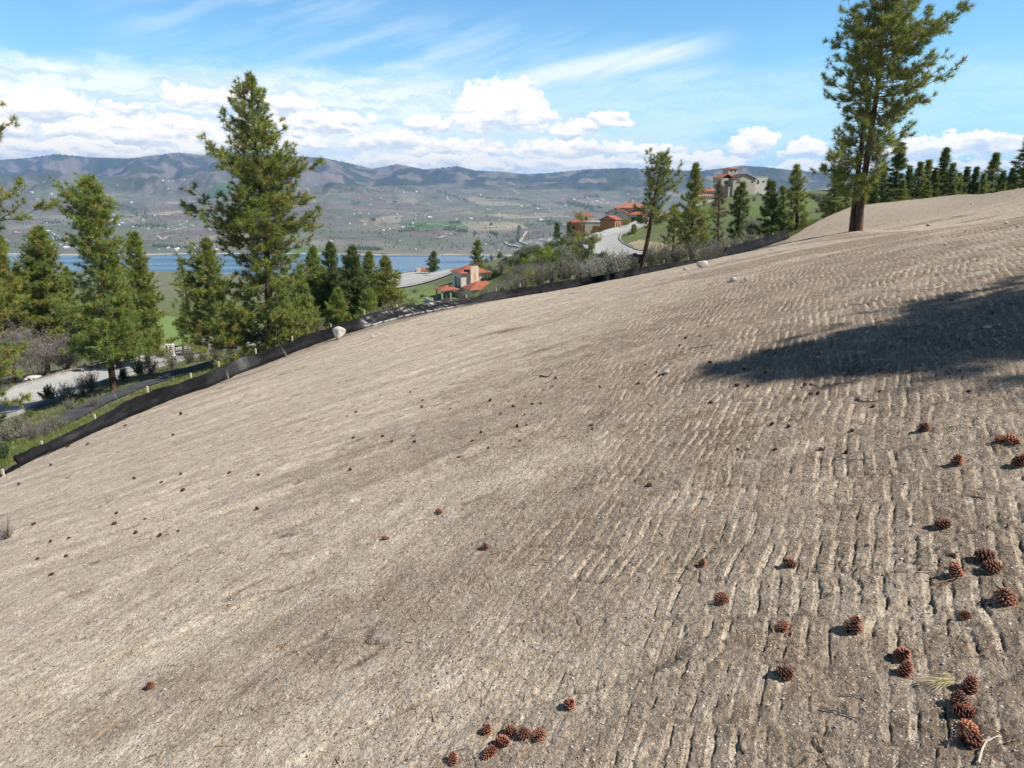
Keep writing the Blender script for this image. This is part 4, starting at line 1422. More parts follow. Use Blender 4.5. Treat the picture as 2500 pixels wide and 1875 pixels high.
# ------------------------------------------------------------------ shrubs
def shrub_mesh(kind, seed):
    g = np.random.default_rng(seed)
    cfg = {'sage': (95, (0.20, 0.19, 0.135), (0.30, 0.30, 0.215), 900, 0.085, 1.0),
           'green': (60, (0.10, 0.15, 0.035), (0.18, 0.24, 0.06), 1500, 0.10, 0.9),
           'dry': (130, (0.24, 0.20, 0.165), (0.33, 0.29, 0.24), 250, 0.05, 1.05),
           'red': (80, (0.26, 0.13, 0.09), (0.36, 0.20, 0.14), 1100, 0.08, 0.9),
           'yellow': (70, (0.24, 0.28, 0.03), (0.38, 0.40, 0.06), 1300, 0.09, 0.95),
           'dark': (60, (0.06, 0.085, 0.035), (0.115, 0.15, 0.06), 1700, 0.10, 0.85),
           'blossom': (100, (0.26, 0.25, 0.21), (0.50, 0.48, 0.42), 900, 0.07, 1.0)}[kind]
    ns, ca, cb, nl_, ll, hh = cfg
    # stems fan out from the root
    a = g.uniform(0, 2 * pi, ns)
    el = np.radians(g.uniform(28, 88, ns))
    D = np.stack([np.cos(a) * np.cos(el), np.sin(a) * np.cos(el), np.sin(el)], 1)
    L = g.uniform(0.55, 1.1, ns) * hh
    P = np.zeros((ns, 3))
    P[:, :2] = g.normal(0, 0.12, (ns, 2))
    stemc = np.array([0.20, 0.17, 0.14]) if kind != 'red' else np.array([0.25, 0.12, 0.09])
    V1, F1, C1_ = spikes(P, D, L, np.full(ns, 0.022), stemc * g.uniform(0.6, 1.2, (ns, 1)), g)
    # side twigs
    k = g.integers(0, ns, ns * 6)
    f = g.uniform(0.3, 1.0, ns * 6)
    Pt = P[k] + D[k] * (L[k] * f)[:, None]
    Dt = rnd_dirs(ns * 6, D[k] + np.array([0, 0, 0.3]), 0.7, g)
    Lt = g.uniform(0.12, 0.34, ns * 6)
    V2, F2, C2_ = spikes(Pt, Dt, Lt, np.full(ns * 6, 0.012), (stemc * 0.5 + np.array(cb) * 0.5) * g.uniform(0.7, 1.3, (ns * 6, 1)), g)
    k2 = g.integers(0, ns * 6, nl_ * 2)
    Pl = Pt[k2] + Dt[k2] * (Lt[k2] * g.uniform(0.1, 1.0, nl_ * 2))[:, None]
    Dl = rnd_dirs(nl_ * 2, np.array([[0, 0, 0.6]]), 1.0, g)
    mixc = g.random((nl_ * 2, 1))
    Cl = (np.array(ca) * (1 - mixc) + np.array(cb) * mixc) * g.uniform(0.75, 1.25, (nl_ * 2, 1))
    V3, F3, C3_ = spikes(Pl, Dl, g.uniform(0.5, 1.2, nl_ * 2) * ll, np.full(nl_ * 2, ll * 0.42), Cl, g)
    V = np.concatenate([V1, V2, V3])
    Fc = np.concatenate([F1, F2 + len(V1), F3 + len(V1) + len(V2)])
    return V, Fc, np.concatenate([C1_, C2_, C3_])


SH = {}
SNAME = {'sage': 'sagebrush', 'green': 'green_bush', 'dry': 'dry_bush', 'red': 'red_bush', 'yellow': 'yellow_bush', 'dark': 'dark_bush', 'blossom': 'pale_bush'}
SWORD = {'sage': 'grey green sagebrush', 'green': 'leafy green bush', 'dry': 'bare twiggy grey bush', 'red': 'reddish brown bush', 'yellow': 'bright yellow green bush', 'dark': 'dark green bush', 'blossom': 'pale whitish bush'}


def shrub(kind, x, y, w, h, u=None, v=None, label=None, where='on the hillside', g=random):
    """w,h metres"""
    k = (kind, g.randrange(3))
    if k not in SH:
        V, Fc, C = shrub_mesh(kind, hash(k[1]) + len(kind) * 7 + 500)
        o = mesh_np(SNAME[kind], V, Fc, M['leaf'], col=C)
        SH[k] = o
    else:
        o = SH[k].copy()
        COL.objects.link(o)
    z = gz(x, y)
    if u is None:
        u, v = proj(x, y, z)
    o.location = (x, y, z - 0.03)
    o.rotation_euler = (0, 0, g.uniform(0, 6.28))
    o.scale = (w / 2, w / 2, h)
    tag(o, label or 'x', 'bush', f"{SNAME[kind].replace('_', ' ')} plants beyond the black fence")
    if not label: AUTO.append((o, SWORD[kind], u, v, 'near'))
    return o


def shrub_px(kind, u, v, y, wpx, hpx, label=None, where='behind the fence'):
    p = pt(u, v, y)
    return shrub(kind, p[0], p[1], wpx * y / F, hpx * y / F, u, v, label, where)


for a in [  # left verge between path and road
        ('dark', 52, 411, 38.5, 26, 20), ('sage', 68, 408, 37, 26, 19), ('sage', 92, 396, 38.5, 26, 22), ('dry', 84, 400, 38, 20, 22), ('sage', 72, 424, 31.5, 22, 17), ('green', 30, 424, 33.5, 20, 9), ('green', 84, 408, 34.5, 14, 6),
        ('dark', 140, 376, 43, 20, 17), ('sage', 152, 374, 43.5, 24, 18), ('dark', 124, 384, 41, 14, 18), ('sage', 172, 370, 45, 22, 17), ('sage', 190, 366, 47, 24, 18), ('dry', 203, 364, 48, 22, 20), ('sage', 216, 361, 48, 20, 15),
        ('dry', 96, 412, 31.5, 18, 13), ('sage', 8, 464, 24.5, 50, 24), ('dark', -6, 456, 26, 34, 26), ('dark', 6, 474, 21.5, 30, 22), ('dry', 36, 452, 24.3, 30, 24), ('sage', 22, 446, 26, 34, 24), ('sage', 58, 438, 26.3, 30, 19), ('dry', 48, 446, 25, 22, 20),
        ('sage', 232, 358, 45, 18, 14), ('green', 246, 355, 44, 18, 12), ('green', 218, 364, 44.5, 12, 7), ('sage', 262, 348, 46, 22, 16)]:
    shrub_px(*a, where='by the dark path')
for a in [('sage', 302, 340, 40, 34, 22), ('sage', 316, 334, 42, 30, 22), ('green', 292, 342, 42, 22, 20), ('sage', 388, 322, 38, 26, 18), ('dry', 398, 318, 40, 28, 19), ('sage', 412, 316, 41, 24, 17), ('sage', 376, 322, 44, 20, 16), ('dry', 422, 312, 42, 20, 10),
          ('sage', 448, 303, 52, 22, 9), ('dry', 466, 300, 50, 26, 12), ('sage', 484, 299, 48, 20, 11), ('sage', 502, 294, 54, 26, 10), ('sage', 516, 291, 52, 24, 14), ('dry', 522, 289, 53, 30, 23), ('dry', 540, 286, 54, 30, 24), ('sage', 552, 284, 55, 26, 18),
          ('dry', 566, 281, 58, 28, 20), ('blossom', 580, 279, 58, 24, 17), ('blossom', 596, 276, 59, 24, 18), ('sage', 608, 275, 58, 28, 20), ('sage', 622, 272, 58, 28, 19), ('dry', 634, 270, 56, 20, 15), ('sage', 652, 267, 56, 28, 23), ('dry', 664, 265, 57, 24, 21),
          ('sage', 676, 262, 56, 28, 19), ('dry', 692, 260, 55, 28, 20), ('dry', 706, 266, 46.8, 34, 23), ('dry', 714, 262, 48, 24, 20), ('sage', 722, 256, 50, 26, 16), ('sage', 736, 246, 54, 36, 14), ('sage', 748, 243, 56, 26, 12), ('dry', 760, 243, 52.5, 20, 10), ('green', 776, 240, 56, 16, 8),
          ('red', 562, 270, 78, 30, 17), ('red', 572, 266, 84, 22, 14), ('red', 512, 277, 90, 14, 9), ('yellow', 534, 270, 86, 26, 16), ('yellow', 524, 272, 92, 20, 13), ('yellow', 546, 266, 92, 18, 13), ('green', 588, 258, 100, 22, 12), ('green', 614, 262, 86, 22, 11),
          ('green', 550, 258, 120, 22, 12), ('dark', 604, 252, 118, 14, 8), ('sage', 618, 258, 96, 16, 9), ('dark', 646, 252, 92, 18, 9), ('green', 656, 246, 96, 20, 10), ('dark', 666, 236, 108, 20, 10), ('green', 690, 246, 76, 20, 12), ('green', 702, 238, 84, 20, 12)]:
    shrub_px(*a)
# scattered bushes on the two hillsides
g_ = random.Random(5)
cnt = 0
while cnt < 100:
    u = g_.uniform(478, 640)
    v = g_.uniform(240, 282)
    if v < 262 - (u - 478) * 0.30 + 2 or (592 < u < 665 and v < 272) or v > 284: continue
    x, y, z = hit(u, v, 42, 400, 900)
    if y > 300 or y < 50 or (u < 512 and y < 160): continue
    k = g_.choice(['sage', 'sage', 'green', 'green', 'dark', 'blossom', 'sage', 'yellow'])
    w = g_.uniform(1.2, 2.8) * (1 + y / 300)
    shrub(k, x, y, w, w * g_.uniform(0.42, 0.62), u, v, where='on the shrubby hill')
    cnt += 1
for i in range(34):   # silhouette bushes along the hill crest in front of the lake
    u = 482 + i * 3.4 + g_.uniform(-1, 1)
    y = g_.uniform(150, 235)
    v = 262 - (u - 480) * 0.245
    p = pt(u, v, y)
    w = g_.uniform(2.2, 4.2)
    shrub(g_.choice(['sage', 'dark', 'green', 'sage', 'blossom']), p[0], p[1], w, w * 0.6, u, v, where='on the hill crest against the lake')
for i in range(46):
    u = g_.uniform(655, 850)
    v = g_.uniform(199, 236)
    x, y, z = hit(u, v, 64, 320, 700)
    if y > 300 or y < 66: continue
    w = g_.uniform(1.3, 3.0) * (1 + y / 400)
    shrub(g_.choice(['sage', 'green', 'sage', 'dark', 'dry']), x, y, w, w * 0.5, u, v, where='on the green bank below the beige house')
for i in range(24):
    u = g_.uniform(385, 485)
    v = g_.uniform(290, 306)
    if 428 < u < 492: continue
    x, y, z = hit(u, v, 44, 300, 700)
    w = g_.uniform(1.0, 2.2)
    if y < 200: shrub(g_.choice(['sage', 'green', 'sage', 'dry']), x, y, w, w * 0.5, u, v, where='around the white house')
# leafless trees
def bare_tree(label, u, v, y, vt, wpx, seed, leafpal=None, nleaf=0, name='leafless_tree', cat='tree', stems=5, colr='barkg'):
    g = np.random.default_rng(seed)
    b_ = pt(u, v, y)
    z0 = gz(b_[0], b_[1])
    H = pt(u, vt, y)[2] - z0
    Wm = wpx * y / F
    paths = []
    tips = []

    def grow(p, d, L, r, lev):
        n = 5
        pts = [p]
        for i in range(n - 1):
            d = d + g.normal(0, 0.13, 3) + np.array([0, 0, 0.05])
            d = d / np.linalg.norm(d)
            p = p + d * L / (n - 1)
            pts.append(p)
        paths.append((np.array(pts), np.linspace(r, r * 0.45, n)))
        if lev == 0:
            tips.append((pts[-1], d))
            tips.append((pts[2], d))
            return
        for k in range(g.integers(3, 6)):
            j = g.integers(1, n)
            dd = d + g.normal(0, 0.65, 3) * np.array([Wm / H * 1.2, Wm / H * 1.2, 0.6])
            dd /= np.linalg.norm(dd)
            grow(pts[j], dd, L * g.uniform(0.5, 0.75), r * 0.5, lev - 1)
    for s in range(stems):
        a = g.uniform(0, 2 * pi)
        d = np.array([cos(a) * Wm / H * 0.45, sin(a) * Wm / H * 0.45, 1.0])
        grow(np.array([g.normal(0, 0.03), g.normal(0, 0.03), 0]), d / np.linalg.norm(d), H * 0.48, (0.02 if leafpal is YG else 0.036) * H / 2.2 / max(1, stems ** 0.5), 3)
    V, Fc = tube_arrays(paths, 3)
    root = tag(empty(name, (b_[0], b_[1], z0 - 0.05)), label, cat)
    mesh_np('branches', V, Fc, M[colr], root)
    if leafpal is not None:
        tp = np.array([t[0] for t in tips])
        td = np.array([t[1] for t in tips])
        k = g.integers(0, len(tp), nleaf)
        P = tp[k] + g.normal(0, 0.10 * y / 60, (nleaf, 3))
        D = rnd_dirs(nleaf, None, 1, g)
        mc_ = g.random((nleaf, 1))
        C = leafpal[0] * (1 - mc_) + leafpal[1] * mc_
        s_ = 0.05 * y / 60 + 0.04
        V, Fc, Cc_ = spikes(P, D, g.uniform(0.8, 1.6, nleaf) * s_ * (1 if leafpal is YG else 2.6), np.full(nleaf, s_ * (0.8 if leafpal is YG else 0.28)), C, g)
        mesh_np('crown', V, Fc, M['leaf'], root, col=Cc_)
    return root


YG = (np.array([0.20, 0.22, 0.05]), np.array([0.34, 0.30, 0.09]))
GR = (np.array([0.20, 0.17, 0.155]), np.array([0.34, 0.30, 0.28]))
pine('yellow green pine low behind the tangled grey bush at the far left', (16, 266), (12, 376, 57), cone_env(16, 266, 12, 350, 26, 26, shape=0.6), 0.15, 52, whorl=0.34, nbr=7, tuft_d=6, nn=18, nl=0.23, nw=0.022, pal=PAL_YEL, bare=0.1)
pine('middle pine squeezed between the dark round topped pine and the light green pine', (66, 268), (68, 374, 60), cone_env(66, 268, 68, 362, 20, 20, shape=0.6), 0.13, 53, whorl=0.36, nbr=7, tuft_d=6, nn=18, nl=0.25, nw=0.024, pal=PAL_LIGHT, bare=0.1)
pine('dark pine cut by the left edge behind the tangled grey bush', (0, 236), (-2, 378, 60), cone_env(0, 236, -2, 350, 22, 22, shape=0.6), 0.15, 54, whorl=0.30, nbr=8, tuft_d=7, nn=18, nl=0.25, nw=0.026, pal=PAL_MID, bare=0.1)
bare_tree('big leafless grey bush of tangled twigs beside the pale road at the far left', 40, 381, 53, 312, 70, 1, GR, 7000, stems=14)
bare_tree('second leafless grey thicket just left of the light green pine', 68, 375, 56, 326, 44, 2, GR, 4000, stems=9)
bare_tree('leafless thicket cut by the left edge of the photo', 4, 389, 51, 322, 46, 3, GR, 4000, stems=9)
bare_tree('slim tree with thin yellow green leaves standing before the orange house', 582.5, 278, 74, 233, 20, 4, YG, 2600, 'young_tree', stems=1)
bare_tree('pale yellow budding tree directly in front of the orange houses flat block', 581, 236, 215, 208, 9, 5, YG, 900, 'young_tree', stems=1)
bare_tree('budding tree between the orange gable and the road', 627, 225.5, 225, 210, 9, 6, YG, 900, 'young_tree', stems=1)
bare_tree('budding yellow tree below the flat cream block', 590, 242, 190, 226, 16, 7, YG, 1200, 'young_tree', stems=1)
bare_tree('thin white stemmed bush tree above the sagebrush, right of the white house', 510, 283, 78, 264, 12, 8, stems=3)
bare_tree('brown leafless round tree right of the bright edged pine', 822, 205, 140, 184, 20, 9, stems=6)

# grass tufts along the verges, uncountable
g = np.random.default_rng(77)
gp = []
while sum(len(a) for a in gp) < 26000:
    th = g.uniform(-0.85, 0.42, 6000)
    ey = edge_y(th)
    y = ey * (1.03 + g.exponential(0.22, 6000))
    x = th * y
    m_ = (fbm(x / 1.6, y / 1.6, 3, 401) > -0.1) & (y < 90)
    gp.append(np.stack([x[m_], y[m_]], 1))
gp = np.concatenate(gp)[:26000]


def ribbon_dist(x, y, pts):
    P = smooth_path(pts, 80)[:, :2]
    return np.min(np.hypot(x[:, None] - P[None, :, 0], y[:, None] - P[None, :, 1]), axis=1)


d1 = ribbon_dist(gp[:, 0], gp[:, 1], P2((-110, 438, 33), (-50, 424, 35.5), (0, 413, 38.5), (60, 393, 43), (100, 380, 47), (150, 365.5, 54), (200, 353.5, 66), (240, 346, 85), (262, 343, 110)))
d2 = ribbon_dist(gp[:, 0], gp[:, 1], P2((-40, 460, 24.5), (10, 442, 26.0), (50, 429, 28), (111, 400, 33), (167, 380, 37), (204, 368, 40.5), (250, 352, 46), (290, 341, 52)))
gp = gp[(d1 > 3.5) & (d2 > 1.3)]
nb = 7
Pb = np.repeat(np.column_stack([gp, ground_z(gp[:, 0], gp[:, 1]) - 0.02]), nb, axis=0)
Pb[:, :2] += g.normal(0, 0.08, (len(Pb), 2))
Db = rnd_dirs(len(Pb), np.array([[0, 0, 1.3]]), 0.7, g)
cc = np.repeat(g.random(len(gp)), nb)[:, None]
Cb = np.array([0.11, 0.18, 0.035]) * (1 - cc) + np.array([0.27, 0.26, 0.11]) * cc
V, Fc, C = spikes(Pb, Db, g.uniform(0.08, 0.26, len(Pb)), np.full(len(Pb), 0.022), Cb * g.uniform(0.7, 1.3, (len(Pb), 1)), g)
tag(mesh_np('grass', V, Fc, M['leaf'], col=C), 'short green and dry grass on the verge beyond the fence', 'grass', kind='stuff')

# ------------------------------------------------------------------ silt fences
m, nt, b = mat_new('black_plastic', 0.5, 0.15)
tc = nt.n.new('ShaderNodeTexCoord').outputs['Object']
b.inputs['Base Color'].default_value = (0.014, 0.014, 0.017, 1)
nt.l.new(nt.mix(nt.ramp(nt.noise(tc, 2.0, 4, 0.6), 0.35, 0.75), (0.006, 0.006, 0.007, 1), (0.014, 0.013, 0.014, 1)), b.inputs['Base Color'])
ga = nt.n.new('ShaderNodeAttribute')
ga.attribute_name = 'gloss'
nt.l.new(nt.ramp(ga.outputs['Fac'], 0, 1, 0.55, 0.36), b.inputs['Roughness'])
nt.l.new(nt.ramp(ga.outputs['Fac'], 0, 1, 0.10, 0.30), b.inputs['Specular IOR Level'])
bn = nt.n.new('ShaderNodeBump')
bn.inputs['Distance'].default_value = 0.006
nt.l.new(nt.noise(nt.vec('MULTIPLY', tc, (1.0, 1.0, 2.6)), 3.0, 4, 0.65, 1.2), bn.inputs['Height'])
nt.l.new(bn.outputs[0], b.inputs['Normal'])
M['plastic'] = m
M['stake'] = mat_noise('pale_wood', (0.50, 0.42, 0.30), (0.66, 0.58, 0.44), 6, 0.8, 0.2, stretch=(1, 1, 0.2))
M['pink'] = mat_new('pink_ribbon', 0.6)[0]
M['pink'].node_tree.nodes['Principled BSDF'].inputs['Base Color'].default_value = (0.75, 0.10, 0.22, 1)


def silt_fence(uvy, hprof, lprof, label, seed, stake_gap=1.7, group=None):
    g = np.random.default_rng(seed)
    pts_ = [tuple(pt(u, v, y)[:2]) for (u, v, y) in uvy]
    P = smooth_path(pts_, 60)[:, :2]
    L = np.concatenate([[0], np.cumsum(np.linalg.norm(np.diff(P, axis=0), axis=1))])
    n = int(L[-1] / 0.055)
    s = np.linspace(0, L[-1], n)
    px = np.interp(s, L, P[:, 0])
    py = np.interp(s, L, P[:, 1])
    T = np.stack([np.gradient(px), np.gradient(py)], 1)
    T /= np.linalg.norm(T, axis=1)[:, None]
    N = np.stack([-T[:, 1], T[:, 0]], 1)
    N[N[:, 1] < 0] *= -1
    z = ground_z(px - N[:, 0] * 0.3, py - N[:, 1] * 0.3)
    u_, _ = proj(px, py, z)
    H = 0.86 * np.interp(u_, *zip(*hprof)) * (1 + 0.22 * fbm(s / 2.5, s * 0 + seed, 3, 5))
    Ln = np.interp(u_, *zip(*lprof)) + 0.06 * fbm(s / 1.7, s * 0 + 4.2, 3, 9)
    sag = 0.07 * (1 - np.abs(np.cos(s / stake_gap * pi)) ** 0.5) * (0.6 + 0.8 * fbm(s / 3.1, s * 0 + 1.5, 2, 19)) + 0.05 * np.abs(fbm(s / 0.9, s * 0 + 2.5, 2, 29))
    K = 15
    t = np.linspace(0, 1, K)
    Vx = np.empty((n, K + 2, 3))
    wr_amp = 0.010 + 0.040 * sstep(Ln, 0.25, 0.4)
    for j, tt in enumerate(t):
        d = s * 1.0
        fold = fbm((d + 1.1 * tt * H) / 0.13, (tt * H) / 1.6 + d * 0.05, 2, 40 + seed)
        w = fold * wr_amp * (0.35 + 0.65 * sstep(fbm(d / 0.8, d * 0 + 3, 2, 44), -0.3, 0.3))
        w += fbm(d / 0.9, d * 0 + tt * 0.8, 3, 50 + seed) * (0.03 + 0.06 * sstep(Ln, 0.25, 0.4)) * (1 - 0.6 * tt)
        w2 = -0.07 * (1 - tt) ** 2 * (0.5 + 0.8 * np.abs(fbm(d / 1.5, d * 0, 2, 60 + seed)))
        off = Ln * tt + w * (0.4 + np.sin(tt * pi)) + w2
        Vx[:, j, 0] = px + N[:, 0] * off
        Vx[:, j, 1] = py + N[:, 1] * off
        Vx[:, j, 2] = z + (H - sag) * tt + 0.02 * fbm(d / 0.3, d * 0 + tt * 3, 2, 70) + (0.02 if j else -0.06)
    # rolled top hem and back
    Vx[:, K] = Vx[:, K - 1] + np.column_stack([N * 0.025, np.full(n, -0.012)])
    Vx[:, K + 1] = Vx[:, K - 1] + np.column_stack([N * 0.03, np.full(n, -0.5) * H])
    root = tag(empty('silt_fence', (0, 0, 0)), label, 'fence', group)
    gl = np.repeat(sstep(Ln, 0.22, 0.38) + 0.25 * sstep(fbm(s / 1.3, s * 0 + 7, 2, 77), 0.15, 0.4), K + 2)
    mesh_np('fabric', Vx.reshape(-1, 3), grid_faces(n, K + 2), M['plastic'], root, smooth=True, attr={'gloss': np.clip(gl, 0, 1)})
    k = 0.4
    while k < L[-1]:
        i = int(np.searchsorted(s, k))
        i = min(i, n - 1)
        top = Vx[i, K - 1] + np.array([N[i, 0] * 0.06, N[i, 1] * 0.06, 0.0])
        hh = g.uniform(0.07, 0.22)
        base_ = np.array([px[i] + N[i, 0] * (Ln[i] * 0.6 + 0.1), py[i] + N[i, 1] * (Ln[i] * 0.6 + 0.1), z[i] - 0.3])
        mb = MB()
        r_ = 0.025
        tp = top + (g.normal(0, 0.03), 0, hh)
        mb.add([(base_[0] - r_, base_[1] - r_, base_[2]), (base_[0] + r_, base_[1] - r_, base_[2]), (base_[0] + r_, base_[1] + r_, base_[2]), (base_[0] - r_, base_[1] + r_, base_[2]),
                (tp[0] - r_, tp[1] - r_, tp[2]), (tp[0] + r_, tp[1] - r_, tp[2]), (tp[0] + r_, tp[1] + r_, tp[2]), (tp[0] - r_, tp[1] + r_, tp[2])],
               [(0, 3, 2, 1), (4, 5, 6, 7), (0, 1, 5, 4), (1, 2, 6, 5), (2, 3, 7, 6), (3, 0, 4, 7)])
        mb.build('stake', M['stake'], root)
        k += stake_gap * g.uniform(0.75, 1.3)
    return root


sf = silt_fence(fence_uvy[:-2], [(-60, 0.45), (0, 0.34), (50, 0.26), (100, 0.38), (140, 0.58), (180, 0.50), (260, 0.50), (340, 0.52), (362, 0.54), (385, 0.50), (440, 0.46), (470, 0.34), (484, 0.42), (510, 0.52), (600, 0.50), (680, 0.42), (706, 0.3)],
                [(-60, 0.08), (110, 0.1), (150, 0.12), (200, 0.10), (215, 0.24), (250, 0.26), (262, 0.10), (352, 0.08), (370, 0.40), (440, 0.40), (478, 0.24), (500, 0.2), (515, 0.10), (706, 0.1)],
                'long low black plastic fence edging the bare soil, silvery where it sags', 3, group=None)
mb = MB()
p = pt(363, 350.5, 31.2)
mb.box(p[0] - 0.03, p[0] + 0.03, p[1] - 0.01, p[1] + 0.01, p[2] + 0.05, p[2] + 0.75)
mb.box(p[0] + 0.03, p[0] + 0.30, p[1] - 0.01, p[1] + 0.01, p[2] + 0.60, p[2] + 0.66)
mb.build('pink_ribbon', M['pink'], sf)
silt_fence([(727, 258, 45.6), (740, 254.5, 46.6), (762, 247.5, 48.4), (789, 239, 50.4)], [(725, 0.62), (750, 0.62), (790, 0.62)], [(725, 0.2), (790, 0.2)],
           'shorter black plastic fence below the bright edged pine at the upper end of the slope', 6)

# ------------------------------------------------------------------ boulders, stones
def rock_mesh(seed, sub=3, flat=0.75):
    import bmesh
    bm = bmesh.new()
    bmesh.ops.create_icosphere(bm, subdivisions=sub, radius=1.0)
    V = np.array([v_.co[:] for v_ in bm.verts])
    Fc = np.array([[v_.index for v_ in f.verts] for f in bm.faces])
    bm.free()
    g = np.random.default_rng(seed)
    for i in range(9):      # planar cuts give facets
        d = rnd_dirs(1, g=g)[0]
        k = g.uniform(0.5, 0.85)
        e = V @ d - k
        V = V - np.where(e > 0, e, 0)[:, None] * d
    V = V * (1 + 0.07 * fbm(V[:, 0] * 2 + seed, V[:, 1] * 2 + V[:, 2] * 1.3, 3, seed))[:, None]
    V[:, 2] *= flat
    return V, Fc


M['rock'] = mat_noise('pale_granite', (0.42, 0.37, 0.30), (0.66, 0.62, 0.55), 1.6, 0.85, 0.2, 0.02, 10)
M['rockd'] = mat_noise('tan_stone', (0.34, 0.29, 0.22), (0.52, 0.47, 0.38), 4, 0.9, 0.2, 0.02, 12)
RK = {}


def rock(u, v, wpx, hpx, label, name='stone', cat='stone', group='stones lying on the bare soil', mat='rock', y0=2.4):
    x, y, z = hit(u, v, y0, 75, 2000)
    k = int(abs(u * 7 + v)) % 4
    if (k, mat) not in RK:
        V, Fc = rock_mesh(k + 3, 3)
        RK[(k, mat)] = mesh_np(name, V, Fc, M[mat])
        o = RK[(k, mat)]
    else:
        o = RK[(k, mat)].copy()
        COL.objects.link(o)
        o.name = name
    w = wpx * y / F / 2
    h = hpx * y / F / 2
    o.location = (x, y + w * 0.6, z + h * 0.75)
    o.rotation_euler = (random.uniform(-0.2, 0.2), random.uniform(-0.2, 0.2), random.uniform(0, 6.28))
    o.scale = (w, w, h / 0.75)
    tag(o, label, cat, group)
    return o


rock(338, 340, 16, 15, 'large white boulder leaning against the black fence near the pink ribbon', 'boulder', 'boulder', None)
rock(702, 267.5, 13, 8.5, 'rounded white boulder at the fence end beside the grey shrub', 'boulder', 'boulder', None)
for (u, v, w, h, lab) in [(685, 271, 5, 4, 'small pointed white stone left of the rounded white boulder'), (733, 281.5, 8, 6, 'white stone alone on bare soil, left one of a pair'), (747, 281.5, 6.5, 5, 'greyish white stone, right one of a pair on bare soil'),
                          (667, 374, 8, 5.5, 'pale flat stone near the tip of the big shadow'), (348, 416.5, 4, 3, 'tiny white stone on the pale soil in the left half'), (990, 329, 10, 5, 'white stone lying deep inside the big shadow'),
                          (818, 359, 4.5, 4, 'small white stone in the left part of the big shadow'), (868, 333, 6, 3, 'grey stone in the middle of the big shadow'), (929, 226, 4.5, 2.6, 'flat white stone right of the double trunked pine'),
                          (1007.5, 224, 5, 3, 'white stone near the right edge on the upper slope'), (1018, 227, 3.5, 2, 'smaller white stone at the right edge below its neighbour'), (966, 232, 3, 2, 'tiny white stone midway along the upper slope'),
                          (943, 237, 3, 2, 'tiny pale stone below and right of the double trunked pine'), (972, 204.5, 2.6, 1.8, 'tiny stone on the skyline of the bare mound'), (946, 245, 3.5, 2.2, 'pale stone lowest of those right of the double trunked pine'),
                          (869, 546, 5, 3.5, 'little white pebble in the lower right between two cones'), (372, 338, 5, 4, 'grey brown stone right of the large white boulder'), (845, 374, 4, 3, 'stone on the lower rim of the big shadow'), (924, 366, 3, 2, 'white crumb of stone at the lower edge of the shadow'),
                          (958, 553, 3.5, 2.5, 'pebble near the right hand pine cones')]:
    rock(u, v, w, h, lab)

